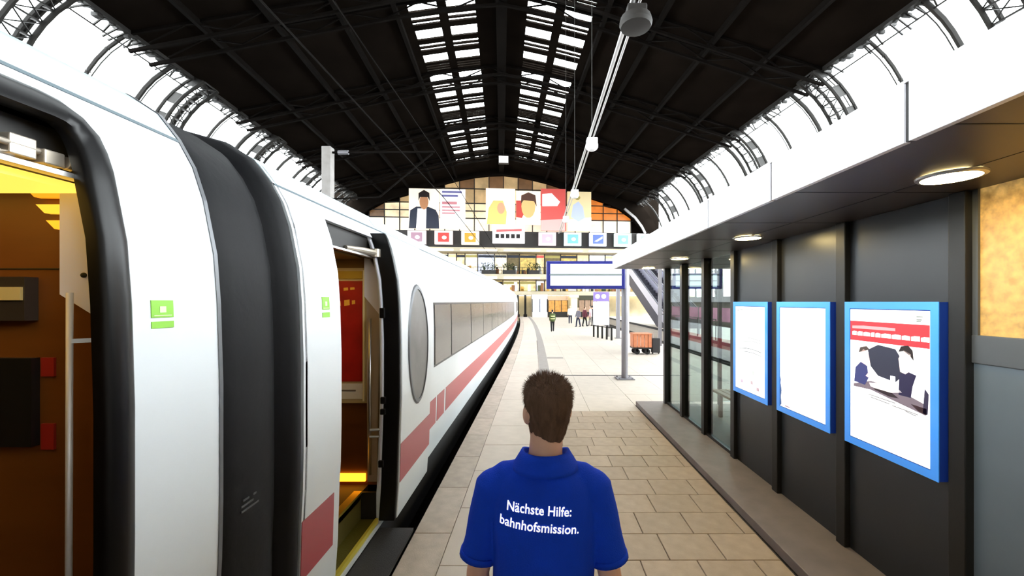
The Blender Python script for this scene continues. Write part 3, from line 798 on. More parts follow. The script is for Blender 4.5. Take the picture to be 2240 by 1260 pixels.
# vestibule of the second carriage
MB().prism([(x, 3.80, z) for x, z in BKP], (0, .06, 0)).build('bulkhead', M_WOOD, c2)
MB().box(-4.0, -1.56, 2.5, 3.80, .30, .36).build('vestibule_floor', mat('vestibule_floor', '4a3a2c', .6), c2)
MB().box(-4.0, -1.60, 2.5, 3.80, 2.44, 2.50).build('vestibule_ceiling', mat('vestibule_ceiling_tan', '8a6a34', .5), c2)
MB().box(-3.95, -3.9, 2.5, 3.8, .36, 2.46).build('vestibule_wall', M_WOOD, c2)
MB().box(-3.0, -1.75, 2.8, 3.5, 2.42, 2.438).build('ceiling_lamp', M_LAMP, c2)
pb = MB().box(-2.25, -1.56, 3.775, 3.80, 1.12, 2.36).build('poster_board', mat('poster_board_tan', 'b89a62', .5), c2)
ps = MB().box(-2.2, -1.60, 3.765, 3.775, 1.32, 2.24).build('red_poster', mat('poster_red', '9c1a10', .4, var=.25, scale=5), pb)
MB().box(-2.2, -1.60, 3.765, 3.775, 1.16, 1.30).build('poster_foot', mat('poster_foot', 'd8c9b0', .5), pb)
MB().box(-2.2, -1.66, 3.76, 3.765, 1.23, 1.245).build('poster_line', mat('poster_ink', '6a5a4a', .5), pb)
MB().box(-1.595, -1.58, 3.76, 3.775, 1.14, 2.34).build('poster_edge', mat('poster_edge', 'e2cf9a', .4), pb)
MB().box(-2.2, -1.6, 3.765, 3.775, 2.26, 2.33).build('poster_head', mat('poster_head', 'a8842c', .4, .3), pb)
M_PY = mat('poster_yellow', 'e0a032', .5)
for i, (x, z, w, h) in enumerate([(-1.84, 2.16, .05, .03), (-1.75, 2.165, .04, .03), (-1.69, 2.17, .04, .025), (-1.83, 2.03, .07, .05), (-1.74, 2.04, .05, .06), (-1.68, 2.045, .03, .04), (-1.84, 1.80, .06, .025)]):
    MB().prism([(x - w / 2, 3.765, z - h / 2), (x + w / 2, 3.765, z - h / 3), (x + w / 2.2, 3.765, z + h / 2), (x - w / 2, 3.765, z + h / 2.5)], (0, -.002, 0)).build('poster_mark', M_PY, ps)
MB().prism([(-1.53, 3.76, 2.44), (-1.58, 3.76, 2.45), (-1.58, 3.76, 2.10), (-1.44, 3.76, 1.93), (-1.45, 3.76, 2.3)], (0, .03, 0)).build('door_post_panel', M_INWHITE, c2)
MB().prism([(-1.44, 3.77, 1.94), (-1.565, 3.77, 2.09), (-1.555, 3.77, .40), (-1.47, 3.77, .40)], (0, .02, 0)).build('door_post_panel', mat('door_post_tan', 'a89682', .5), c2)
g = MB().tube([(-1.50, 3.69, 1.9), (-1.50, 3.69, .5)], .014, 8); g.build('grab_rail', M_CHROME, c2, smooth=True)
# floor glow, step well and threshold
MB().box(-1.95, -1.58, 3.775, 3.795, .40, .47).build('step_lamp', emit('step_lamp', 'ffa020', 4.0), c2)
MB().prism([(-1.55, 2.90, .355), (-1.55, 3.64, .355), (-1.62, 3.64, .355), (-1.62, 2.90, .355)], (0, 0, .02)).build('threshold', mat('threshold_brass', 'a8923c', .35, .7), c2)
MB().box(-1.56, -1.425, 2.86, 3.64, .10, .125).build('step_tread', mat('tread_olive', '6b6420', .5, .3, bump=.5, bscale=150), c2)
MB().box(-1.43, -1.405, 2.86, 3.64, .095, .137).build('step_nosing', mat('nosing_yellow', 'd6c648', .4, .3), c2)
MB().box(-1.59, -1.56, 2.86, 3.64, .10, .355).build('step_riser', mat('riser_olive', '5a5220', .5, .3), c2)
MB().box(-1.40, -1.10, 2.86, 3.66, .012, .04).build('gap_step', mat('gap_step_dark', '1a1817', .6, bump=.4, bscale=120), c2)
MB().box(-1.60, -1.43, 3.645, 3.665, .09, .36).build('well_cheek', M_INDARK, c2); MB().box(-1.60, -1.43, 2.835, 2.855, .09, .36).build('well_cheek', mat('riser_olive', '5a5220', .5, .3), c2)
MB().box(-1.58, -1.41, 2.8, 3.7, .03, .095).build('well_floor', M_SKIRT, c2)
# door leaf pushed out and slid along the side
def leaf_x(z, o=.135): return prof_x(z) + o
LY0, LY1 = 3.70, 4.72
zz = [.10, .42, .77, 1.2, 1.7, 2.04, 2.25, 2.42, 2.52, 2.60, 2.66]
lf = MB(); lf.loft([[(leaf_x(z), yy, z) for z in zz] + [(leaf_x(z) - .045, yy, z) for z in reversed(zz)] for yy in (LY0, LY0 + .3, LY0 + .7, LY1)])
leaf = lf.build('door_leaf', M_WHITE, c2, bevel=.012)
ed = MB(); ed.loft([[(leaf_x(z) - .006, yy, z) for z in zz] + [(leaf_x(z) - .15, yy, z) for z in reversed(zz)] for yy in (LY0 - .045, LY0 - .002)])
edo = ed.build('edge_seal', M_BLK, leaf, bevel=.01)
ov = []; ring_o = []
OC, OZ, OW, OH = 4.22, 1.62, .32, .56
def oval(sc, off, dx=0.0):
    return [(leaf_x(max(.1, min(2.66, OZ + OH * sc * math.sin(2 * PI * i / 36)))) + off, OC + OW * sc * math.cos(2 * PI * i / 36), OZ + OH * sc * math.sin(2 * PI * i / 36)) for i in range(36)]
o = MB(); K_ = 24
for off in (.005,):
    rows_ = [(OZ + OH * math.sin(-PI / 2 + PI * i / K_), OW * math.cos(-PI / 2 + PI * i / K_) + 1e-4) for i in range(K_ + 1)]
    o.loft([[(leaf_x(z) + off, OC - w_, z), (leaf_x(z) + off, OC + w_, z), (leaf_x(z) - .01, OC + w_, z), (leaf_x(z) - .01, OC - w_, z)] for z, w_ in rows_])
o.build('oval_window', mat('oval_glass', '6a6663', .42, var=.25, scale=3), leaf)
o = MB(); o.loft([oval(1.0, .001), oval(1.0, .014), oval(1.06, .012), oval(1.09, .001)], caps=False); o.build('window_rim', mat('rim_grey', '6a6c70', .4, .5), leaf)
s = MB(); s.loft([[(leaf_x(z) + .003, yy, z) for z in (.42, .6, .77)] + [(leaf_x(z) - .004, yy, z) for z in (.77, .6, .42)] for yy in (LY0 + .01, LY1 - .01)]); s.build('red_stripe', M_RED, leaf)
# inner lining, handle and arm of the leaf
il = MB(); il.loft([[(leaf_x(z) - .155, yy, z) for z in zz[1:-1]] + [(leaf_x(z) - .165, yy, z) for z in reversed(zz[1:-1])] for yy in (LY0 - .06, LY0 - .03)]); il.build('inner_lining', M_INWHITE, leaf)
for z, h in ((1.95, .09), (1.18, .06), (1.08, .05), (.62, .06)):
    MB().box(leaf_x(z) - .165, leaf_x(z) - .12, LY0 - .085, LY0 - .055, z - h / 2, z + h / 2).build('lock_catch', M_BLK, leaf, bevel=.006)
for z in (.92, .86): MB().tube([(leaf_x(z) - .17, LY0 - .06, z), (leaf_x(z) - .25, LY0 - .08, z)], .013, 8).build('hinge_pin', M_CHROME, leaf)
ar = MB(); ar.tube([(-1.50, 3.22, 2.475), (-1.47, 3.42, 2.48), (-1.43, 3.64, 2.48)], [.018, .026, .03], 10); ar.disc((-1.43, 3.64, 2.445), .042, 14, .07); ar.build('door_arm', mat('drive_metal', 'b4aa9c', .35, .7), c2, smooth=False)
MB().box(-1.495, -1.455, 2.78, 3.70, 2.437, 2.452).build('door_drive_rail', M_CHROME, c2)
MB().box(-1.72, -1.51, 2.78, 3.72, 2.455, 2.66).build('door_header', M_INDARK, c2)
# roof flap near the door
s = MB(); side_strip(s, 3.9, 4.6, 2.76, 2.83, .004, .006); s.build('roof_flap', mat('flap_grey', 'a9b4bb', .5), c2)

# ---- third carriage far along the platform
bl = MB(); bl.loft([section(yy, off) for yy, off in ((YE2, -.06), (YE2 + .2, -.03), (YE2 + .4, -.03), (YE2 + .6, -.06))], caps=False); bl.build('gangway_bellows', M_BELL, c2, auto=50)
c3 = thing('railway_carriage', 'farthest white train carriage, running in under the concourse', 'train', (XC + curve_x(42), 42, -.86))
shell(c3, YE2 + .62, 56.0)
stripe(c3, YE2 + .7, 56.0); window_row(c3, YE2 + 3.5, 54.0)
# ================================================================ platform kiosk with canopy
M_KPAN = mat('kiosk_panel', '333436', .33, .55, var=.05, scale=1.5)
M_KPOST = mat('kiosk_post', '1b1a19', .4, .4)
M_SOFF = mat('canopy_soffit', '3d332e', .42, .2, var=.06, scale=.8)
M_FASC = mat('canopy_fascia', 'e9e8ec', .35, .1, var=.02, scale=1)
M_SILL = mat('sill_stone', '746a67', .55, var=.12, scale=5, bump=.1, bscale=80)
M_KGL = glass('kiosk_glass', 'dfe6e4', .1, .015)
M_SLATE = mat('kiosk_slate', '5d666c', .4, .35, var=.06, scale=2)
WX, WB, YK0, YK1, ZS = 2.5, 4.55, -4.2, 8.02, 2.69
POSTS = [2.41 + .925 * i for i in range(-7, 7)]
k = thing('platform_kiosk', 'dark grey metal and glass kiosk with a projecting white edged canopy', 'kiosk', (3.4, 2.0, 0))
MB().box(1.95, WX + .05, YK0, YK1 + .12, 0, .085).build('stone_step', M_SILL, k, bevel=.006)
MB().box(WX + .05, WB, YK0, YK1, 0, .06).build('kiosk_floor', mat('kiosk_floor', '6d6257', .5, var=.1), k)
for i, y in enumerate(POSTS):
    MB().box(WX - .045, WX + .09, y - .05, y + .05, .085, ZS).build('post', M_KPOST, k, bevel=.006)
    MB().box(WB - .09, WB, y - .05, y + .05, .06, ZS).build('post', M_KPOST, k)
    if i + 1 == len(POSTS): break
    y2 = POSTS[i + 1]; a, b = y + .05, y2 - .05
    if y < 1.0 or (y > 2.3 and y < 5.0):      # solid panels
        if y > 1.0 or y < .4: MB().box(WX, WX + .06, a, b, .085, ZS).build('metal_panel', M_KPAN, k, bevel=.003)
    if 1.0 < y < 2.3 or .4 < y < 1.0:         # window bay with amber film above a slate panel
        MB().box(WX - .01, WX + .05, a, b, 1.70, 1.86).build('window_rail', mat('rail_grey', '54575a', .4, .5), k, bevel=.004)
        MB().box(WX + .005, WX + .05, a, b, .085, 1.70).build('slate_panel', M_SLATE, k)
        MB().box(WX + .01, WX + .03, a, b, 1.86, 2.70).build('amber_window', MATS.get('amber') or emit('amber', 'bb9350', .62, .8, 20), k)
        MB().box(WX - .004, WX + .05, a, a + .03, 1.86, ZS).build('window_jamb', mat('rail_grey', '54575a', .4, .5), k)
        MB().box(WX - .004, WX + .05, b - .03, b, 1.86, ZS).build('window_jamb', mat('rail_grey', '54575a', .4, .5), k)
    if y > 5.0:
        MB().box(WX + .012, WX + .03, a, b, .12, ZS - .02).build('glass_pane', M_KGL, k)
        MB().box(WX - .01, WX + .05, a, b, .085, .125).build('glass_sill', M_KPOST, k)
        MB().box(WB - .04, WB - .02, a, b, .12, ZS - .02).build('glass_pane', M_KGL, k)
    else: MB().box(WB - .05, WB, a, b, .06, ZS).build('metal_panel', M_KPAN, k)
# partition and end glass
MB().box(WX + .06, WB - .06, 5.15, 5.22, .06, ZS).build('partition', M_KPAN, k)
for a, b in ((WX + .1, 3.50), (3.56, WB - .1)): MB().box(a, b, 7.95, 7.97, .12, ZS - .02).build('glass_pane', M_KGL, k)
MB().box(3.5, 3.56, 7.93, 7.99, .06, ZS).build('post', M_KPOST, k)
# canopy
FX = 1.47
MB().box(FX + .03, WB + .9, YK0, YK1 - .02, ZS, ZS + .04).build('soffit', M_SOFF, k)
for y in POSTS[:-1]:
    MB().box(FX + .03, WB + .9, y - .006, y + .006, ZS - .002, ZS + .001).build('soffit_joint', M_KPOST, k)
MB().box(FX + .6, FX + .612, YK0, YK1 - .03, ZS - .002, ZS + .001).build('soffit_joint', M_KPOST, k)
MB().box(FX + .2, WB + .9, YK0, YK1 - .05, ZS + .04, ZS + .24).build('canopy_roof', mat('canopy_roof', 'b9bcc0', .5), k)
edge = [1.64 + .95 * i for i in range(-6, 7)] + [YK1]
p = YK0
for y in edge:
    a = p + .011; 
    if y - a > .05: MB().box(FX, FX + .03, a, y - .011, ZS - .004, ZS + .235).build('fascia_panel', M_FASC, k, bevel=.003)
    p = y
MB().box(FX + .01, FX + .026, YK0, YK1, ZS, ZS + .24).build('fascia_backing', M_KPOST, k)
MB().box(FX, WB + .9, YK1 - .02, YK1, ZS - .004, ZS + .235).build('end_fascia', M_FASC, k)
MB().box(FX, FX + .25, YK0, YK1, ZS + .235, ZS + .245).build('fascia_cap', M_FASC, k)
# downlights
M_DL = emit('downlight_glow', 'ffe29a', 110.0)
for i, y in enumerate((.1, 2.08, 4.08, 6.03, 7.72)):
    where = ['over the amber window', 'over the poster with the red heading', 'over the framed timetable poster next to the glass', 'over the glazed waiting bay', 'at the free end of the canopy'][i]
    d = thing('downlight', 'round recessed downlight in the canopy ' + where, 'lamp', (2.09, y, ZS))
    MB().disc((2.09, y, ZS - .013), .115, 28, .009).build('diffuser', M_DL, d)
    r = MB(); r.loft([[(2.09 + rr * math.cos(2 * PI * j / 28), y + rr * math.sin(2 * PI * j / 28), z) for j in range(28)] for rr, z in ((.116, ZS - .003), (.116, ZS - .016), (.135, ZS - .012), (.138, ZS - .003))], caps=False); r.build('trim_ring', M_CHROME, d)
# poster cases
M_BLUE = mat('case_blue', '3f95f5', .35, coat=.3); M_DBLUE = mat('case_side_blue', '0d2f86', .5)
M_PAPER = emit('lit_paper', 'ffffff', 1.05)
def poster_case(i, label):
    y0, y1 = POSTS[7 + i] + .08, POSTS[8 + i] - .085
    z0, z1 = .955, 2.05; x = WX
    t = thing('poster_case', label, 'poster case', (x, (y0 + y1) / 2, z0))
    MB().box(x - .066, x - .001, y0 + .002, y1 - .002, z0 + .002, z1 - .002).build('case_box', M_DBLUE, t)
    w = .052
    MB().box(x - .071, x - .066, y0, y1, z1 - w, z1).build('frame_bar', M_BLUE, t)
    MB().box(x - .071, x - .066, y0, y1, z0, z0 + w).build('frame_bar', M_BLUE, t)
    MB().box(x - .071, x - .066, y0, y0 + w, z0 + w, z1 - w).build('frame_bar', M_BLUE, t)
    MB().box(x - .071, x - .066, y1 - w, y1, z0 + w, z1 - w).build('frame_bar', M_BLUE, t)
    pp = MB().box(x - .0685, x - .0662, y0 + w + .006, y1 - w - .006, z0 + w + .006, z1 - w - .006).build('poster', M_PAPER, t)
    return t, pp, y0 + w + .006, y1 - w - .006, z0 + w + .006, z1 - w - .006
def ink(parent, name, col, pts, box, lvl=1, glow=.8):     # pts in 0..1 across the sheet as read from the platform (u to the right, v up)
    _, _, ya, yb, za, zb = box
    P = [(WX - .0685, yb - u * (yb - ya), za + v_ * (zb - za)) for u, v_ in pts]
    MB().prism(P, (-.0006 * lvl, 0, 0)).build(name, emit('ink_' + col, col, glow if glow > .94 else glow * .45), parent)
def rect(u0, v0, u1, v1): return [(u0, v0), (u1, v0), (u1, v1), (u0, v1)]
b3 = poster_case(0, 'blue framed poster case with red heading and a photo of two people at a table')
P3 = b3[1]
ink(P3, 'heading_block', 'd8333f', rect(0, .76, 1, .91), b3)
ink(P3, 'heading_line', 'f4b4b8', [(.03, .852), (.62, .855), (.62, .875), (.2, .878), (.03, .872)], b3, 2)
RR = random.Random(3)
u = .03
while u < .95:
    w = RR.uniform(.05, .12); ink(P3, 'heading_word', 'ffffff', [(u, .80), (u + w, .80), (u + w, .826 + RR.uniform(0, .008)), (u + w * .4, .832), (u, .826)], b3, 2, 1.0); u += w + .012
for v_, w in ((.965, .07), (.945, .06), (.935, .05)): ink(P3, 'logo_mark', '9aa39a', rect(.86, v_ - .008, .86 + w, v_), b3, 1, .5)
ink(P3, 'photo_backdrop', '33364e', [(.26, .70), (.40, .745), (.62, .73), (.70, .66), (.72, .56), (.62, .50), (.40, .52), (.30, .58)], b3, 1, .35)
ink(P3, 'photo_table', '8c7c88', [(.05, .42), (.30, .47), (.62, .46), (.95, .40), (.96, .33), (.6, .37), (.3, .405), (.05, .40)], b3, 1, .6)
ink(P3, 'photo_papers', 'fdf3f0', [(.28, .455), (.6, .485), (.7, .44), (.5, .41), (.3, .43)], b3, 2, 1.0)
ink(P3, 'photo_shadow', '2e1d28', [(.34, .425), (.58, .42), (.66, .395), (.55, .39), (.36, .412)], b3, 3, .3)
ink(P3, 'photo_shadow', '3b1a22', [(.80, .38), (.97, .375), (.97, .335), (.88, .345)], b3, 2, .3)
ink(P3, 'photo_person', '3f4688', [(.06, .44), (.08, .55), (.16, .60), (.25, .575), (.27, .49), (.22, .43)], b3, 2, .5)
ink(P3, 'photo_person', 'f3d2c6', [(.15, .60), (.14, .66), (.20, .70), (.27, .67), (.29, .60), (.24, .58)], b3, 3, .95)
ink(P3, 'photo_hair', '5c4a44', [(.13, .67), (.15, .71), (.24, .725), (.29, .70), (.25, .695), (.18, .68)], b3, 3, .4)
ink(P3, 'photo_arm', 'f3d2c6', [(.23, .50), (.42, .46), (.44, .48), (.27, .53)], b3, 3, .95)
ink(P3, 'photo_person', '2a2550', [(.66, .42), (.67, .56), (.76, .59), (.86, .575), (.82, .50), (.80, .42)], b3, 2, .4)
ink(P3, 'photo_person', 'f6e2da', [(.68, .58), (.66, .67), (.72, .73), (.80, .71), (.80, .60), (.74, .57)], b3, 3, 1.0)
ink(P3, 'photo_hair', '2b1c1c', [(.66, .715), (.69, .755), (.77, .765), (.82, .735), (.83, .67), (.79, .70), (.72, .725)], b3, 3, .3)
ink(P3, 'photo_cup', 'f8f8ff', rect(.56, .47, .62, .54), b3, 3, 1.0)
ink(P3, 'photo_person', '3a3352', [(.93, .34), (.98, .34), (.99, .47), (.95, .50)], b3, 2, .4)
for v_, a, b in ((.352, .27, .62), (.335, .30, .55), (.318, .58, .88), (.306, .74, .86)): ink(P3, 'small_print', 'a8a4a6', [(a, v_ + .012), (b, v_), (b, v_ + .006), (a, v_ + .018)], b3, 1, .6)
b2 = poster_case(1, 'blue framed poster case with a blank white sheet, between two printed ones')
ink(b2[1], 'torn_edge', '4f6ea8', [(0, .0), (.035, .02), (.02, .10), (.04, .16), (.012, .23), (.02, .27), (0, .3)], b2, 1, .5)
ink(b2[1], 'small_print', 'c6a8ae', rect(.12, .012, .24, .024), b2, 1, .7)
b1 = poster_case(2, 'blue framed poster case with faint curved grey lines, next to the glass bay')
for v_, a, b, c in ((.955, .05, .9, '9fb0b0'), (.62, .2, .9, 'b4b8ba'), (.585, .3, .95, 'b9bcbd'), (.495, .15, .9, '70777b'), (.455, .2, .9, '90979a')):
    pts = [(a + (b - a) * q / 6, v_ + .018 * math.sin(PI * q / 6)) for q in range(7)]
    ink(b1[1], 'map_line', c, pts + [(x_, y_ - .007) for x_, y_ in reversed(pts)], b1, 1, .6)
for u0, v0, c in ((.2, .08, 'e6cfe6'), (.55, .1, 'e9cfd8'), (.75, .05, 'd9b8c4'), (.6, .22, 'dfeee0')): ink(b1[1], 'small_print', c, rect(u0, v0, u0 + .08, v0 + .04), b1, 1, .9)
# bench inside the waiting bay
bn = thing('waiting_bench', 'wooden bench with sloping back inside the glazed waiting bay', 'bench', (3.3, 6.4, .06))
M_BW = mat('bench_wood', 'a08468', .5, var=.15, scale=5, stretch=(1, 6, 1))
for i in range(4): MB().box(3.10 + i * .12, 3.20 + i * .12, 5.6, 7.3, .46, .50).build('seat_slat', M_BW, bn, bevel=.006)
for i in range(3): MB().box(3.60 + i * .04, 3.63 + i * .04, 5.6, 7.3, .60 + i * .15, .72 + i * .15).build('back_slat', M_BW, bn, bevel=.006)
for y in (5.8, 7.1):
    MB().box(3.14, 3.19, y - .03, y + .03, .06, .46).build('leg', M_KPOST, bn); MB().bar((3.52, y, .06), (3.72, y, 1.0), .05).build('leg', M_KPOST, bn)
# ================================================================ people
M_SKIN = mat('skin', 'dfae94', .5, var=.06, scale=12)
M_SHIRT = mat('polo_blue', '0c40cc', .8, var=.06, scale=10, bump=.25, bscale=220, spec=.2)
M_HAIR = mat('hair_brown', '5f4738', .75, var=.3, scale=60, stretch=(1, 1, .25), spec=.2)
M_JEANS = mat('trousers_dark', '23283a', .85, var=.12, scale=30)
M_SHOE = mat('shoe_dark', '1b1b1d', .5)

TMP = bpy.data.scenes.new('workbench')     # scratch scene, removed at the end
def remeshed(mb, name, voxel, smooth=6, factor=.5):
    """Merge overlapping closed volumes into one continuous skin."""
    me = mb.mesh(name + '_raw'); o = bpy.data.objects.new(name + '_raw', me); TMP.collection.objects.link(o)
    r = o.modifiers.new('r', 'REMESH'); r.mode = 'VOXEL'; r.voxel_size = voxel
    s = o.modifiers.new('s', 'SMOOTH'); s.factor = factor; s.iterations = smooth
    with bpy.context.temp_override(scene=TMP, view_layer=TMP.view_layers[0]): dg = bpy.context.evaluated_depsgraph_get()
    out = bpy.data.meshes.new_from_object(o.evaluated_get(dg)); out.name = name
    bpy.data.objects.remove(o, do_unlink=True); bpy.data.meshes.remove(me)
    out.polygons.foreach_set('use_smooth', [True] * len(out.polygons))
    return out
def ring(c, rx, ry, n=28, back=None, p=2.0):
    c = Vector(c); R = []
    for j in range(n):
        a = 2 * PI * j / n; ca, sa = math.cos(a), math.sin(a)
        k = (abs(ca) ** p + abs(sa) ** p) ** (-1 / p)
        yy = sa * k * (ry if sa > 0 or back is None else back)
        R.append(c + Vector((ca * k * rx, yy, 0)))
    return R
def limb(mb, pts, rad, n=16):
    mb.tube(pts, rad, n); mb.ball(pts[0], rad[0], n=n, m=8); mb.ball(pts[-1], rad[-1], n=n, m=8)

def hand(mb, wrist, d, side, palm_in):
    """Palm, four unequal slightly curled fingers and a thumb on the inner front edge. d: down direction."""
    w = Vector(wrist); d = Vector(d).normalized(); f = Vector((0, 1, 0)); inn = Vector((-side, 0, 0))
    k = w + d * .055
    mb.loft([[w + f * (a * .026) + inn * (b * .017) for a, b in ((-1, -1), (1, -1), (1, 1), (-1, 1))], [k + f * (a * .040) + inn * (b * .014) for a, b in ((-1, -1), (1, -1), (1, 1), (-1, 1))], [k + d * .045 + f * (a * .038) + inn * (b * .011) for a, b in ((-1, -1), (1, -1), (1, 1), (-1, 1))]])
    for i, ln in enumerate((.070, .080, .074, .058)):
        b = k + d * .04 + f * (.030 - i * .020)
        p1 = b + d * ln * .45 + inn * .006; p2 = p1 + d * ln * .32 + inn * .014; p3 = p2 + d * ln * .22 + inn * .016
        limb(mb, [b, p1, p2, p3], [.0095, .009, .0083, .0072], 8)
    b = w + d * .03 + f * .025; p1 = b + d * .03 + f * .024 + inn * .012; p2 = p1 + d * .03 + f * .006 + inn * .008
    limb(mb, [b, p1, p2], [.012, .0105, .0085], 8)

def head_mesh(mb, hc, s=1.0):
    """Skull, jaw, nose, lips, brow and ears; hc is the middle of the skull, face towards +y."""
    hc = Vector(hc)
    rows = [(-.128, .030, .056, .000, .035), (-.115, .046, .070, .01, .04), (-.095, .056, .078, .03, .02), (-.07, .062, .082, .058, .0), (-.04, .067, .085, .078, .0), (0, .073, .088, .092, .0), (.035, .075, .086, .097, .0), (.065, .069, .074, .088, .0), (.088, .052, .052, .066, .0), (.103, .024, .024, .032, .0), (.107, .006, .006, .008, 0)]
    mb.loft([ring(hc + Vector((0, c * .3, z)) * s, rx * s, fr * s, 28, max(bk, .004) * s) for z, rx, fr, bk, c in rows])
    mb.loft([[hc + Vector(p) * s for p in q] for q in ([(-.008, .08, .005), (.008, .08, .005), (0, .092, .008)], [(-.017, .078, -.043), (.017, .078, -.043), (0, .112, -.038)], [(-.012, .075, -.052), (.012, .075, -.052), (0, .095, -.052)])])
    mb.ball(hc + Vector((0, .083, -.074)) * s, .022 * s, .010 * s, .007 * s); mb.ball(hc + Vector((0, .081, -.084)) * s, .02 * s, .010 * s, .007 * s)
    for e in (-1, 1):
        mb.ball(hc + Vector((e * .03, .079, .022)) * s, .024 * s, .010 * s, .007 * s)
        mb.ball(hc + Vector((e * .078, -.004, -.012)) * s, .011 * s, .020 * s, .031 * s); mb.ball(hc + Vector((e * .076, -.001, -.038)) * s, .008 * s, .010 * s, .012 * s)

def place(name, me, m, parent):
    if m: me.materials.append(m)
    o = bpy.data.objects.new(name, me); C.objects.link(o); o.parent = parent
    return o

def rotated(mb, pivot, rz, rx=0.0):
    R = Matrix.Translation(pivot) @ Matrix.Rotation(rz, 4, 'Z') @ Matrix.Rotation(rx, 4, 'X') @ Matrix.Translation(-Vector(pivot))
    mb.v = [R @ p for p in mb.v]

# ---- the helper in the blue polo shirt, seen from behind (local frame: feet at the origin, facing +y)
man = thing('person', 'person with short brown hair in a bright blue polo shirt, walking away along the platform', 'person', (.022, 1.40, 0), math.radians(-2))
man.scale = (1, 1, .976)
hc = Vector((.012, .02, 1.722))
b = MB()
hd = MB(); head_mesh(hd, hc, 1.0); rotated(hd, hc, math.radians(20))
b.v += hd.v; b.f += hd.f
b.loft([ring((.004, .0, 1.47), .09, .065, 24), ring((.004, -.002, 1.53), .066, .062, 24), ring((.006, 0, 1.57), .058, .060, 24), ring((.01, .008, 1.63), .056, .058, 24), ring((.012, .016, 1.68), .055, .055, 24)])
TORSO = [(.90, .165, .115), (.98, .160, .112), (1.06, .148, .105), (1.15, .145, .105), (1.25, .152, .108), (1.34, .160, .108), (1.42, .165, .10), (1.475, .150, .09), (1.515, .105, .075), (1.545, .070, .06)]
b.loft([ring((0, 0, z), rx, ry, 28, p=2.4) for z, rx, ry in TORSO])
ARM = {}
for s in (-1, 1):
    sh, el, wr = Vector((s * .165, -.005, 1.455)), Vector((s * .222, -.015, 1.165)), Vector((s * .235, .07, .92))
    ARM[s] = (sh, el, wr)
    limb(b, [sh, sh.lerp(el, .35), sh.lerp(el, .8), el, el.lerp(wr, .3), el.lerp(wr, .75), wr], [.052, .047, .041, .039, .041, .031, .026])
    hand(b, wr, (wr - el) + Vector((0, -.03, -.1)), s, 1)
    hp, kn, an = Vector((s * .09, 0, .93)), Vector((s * .10, .03 if s > 0 else .01, .50)), Vector((s * .105, .0 if s > 0 else -.04, .09))
    limb(b, [hp, hp.lerp(kn, .4), kn, kn.lerp(an, .35), an], [.088, .078, .056, .055, .036])
    limb(b, [an + Vector((0, -.03, -.045)), an + Vector((0, .08, -.052)), an + Vector((0, .15, -.062))], [.036, .036, .026])
body = place('body', remeshed(b, 'body', .0062, 4), M_SKIN, man)
# shirt
sh_ = MB()
ST = [(.86, .192, .138), (.95, .188, .134), (1.06, .176, .128), (1.16, .170, .128), (1.26, .172, .130), (1.35, .176, .128), (1.43, .178, .118), (1.485, .162, .104), (1.52, .128, .09), (1.545, .095, .08), (1.565, .078, .072)]
sh_.loft([ring((0, -.004, z), rx, ry, 36, p=2.5) for z, rx, ry in ST])
for s in (-1, 1):
    sh, el, wr = ARM[s]
    dn = (el - sh).normalized(); q = sh + dn * .235
    sh_.tube([Vector((s * .06, -.004, 1.508)), Vector((s * .12, -.004, 1.488)), sh + Vector((s * .004, 0, .0)), sh + dn * .09 + Vector((s * .004, 0, 0)), sh + dn * .18 + Vector((s * .004, 0, 0)), q + Vector((s * .006, 0, 0))], [.046, .06, .068, .066, .064, .065], 20)
    sh_.ball(sh + Vector((s * .002, 0, .0)), .067, n=16)
shm = remeshed(sh_, 'polo_shirt', .0062, 7)
for v_, n_ in list(zip(shm.vertices, [v_.normal.copy() for v_ in shm.vertices])):        # soft folds across the back and towards the armpits
    p = v_.co
    a = noise.noise(Vector((p.x * 7, p.y * 3, p.z * 9))) * .0045 + noise.noise(Vector((p.x * 16 + p.z * 9, p.y * 4, p.z * 7 - p.x * 10))) * .0025
    v_.co = p + n_ * a
shirt = place('polo_shirt', shm, M_SHIRT, man)
col = MB()
N_ = 36
prof = [(.068, .006, 1.545), (.072, .0, 1.584), (.080, -.002, 1.590), (.090, -.006, 1.574), (.108, -.010, 1.545), (.113, -.012, 1.532), (.106, -.010, 1.530), (.088, -.004, 1.556)]
col.loft([[(.006 + r * math.cos(a), yo + r * .92 * math.sin(a), z - .03 * max(0, math.sin(a)) ** 2 * (1 if r > .07 else .5)) for a in [2 * PI * j / N_ for j in range(N_)]] for r, yo, z in prof + prof[:1]], caps=False)
place('collar', col.mesh('collar', smooth=True), M_SHIRT, shirt)
for s in (-1, 1):
    sh, el, wr = ARM[s]; dn = (el - sh).normalized(); q = sh + dn * .235 + Vector((s * .006, 0, 0))
    cf = MB().tube([q - dn * .016, q + dn * .004], [.067, .068], 24, caps=False)
    md = place('sleeve_cuff', cf.mesh('sleeve_cuff', smooth=True), M_SHIRT, shirt); x_ = md.modifiers.new('t', 'SOLIDIFY'); x_.thickness = .004
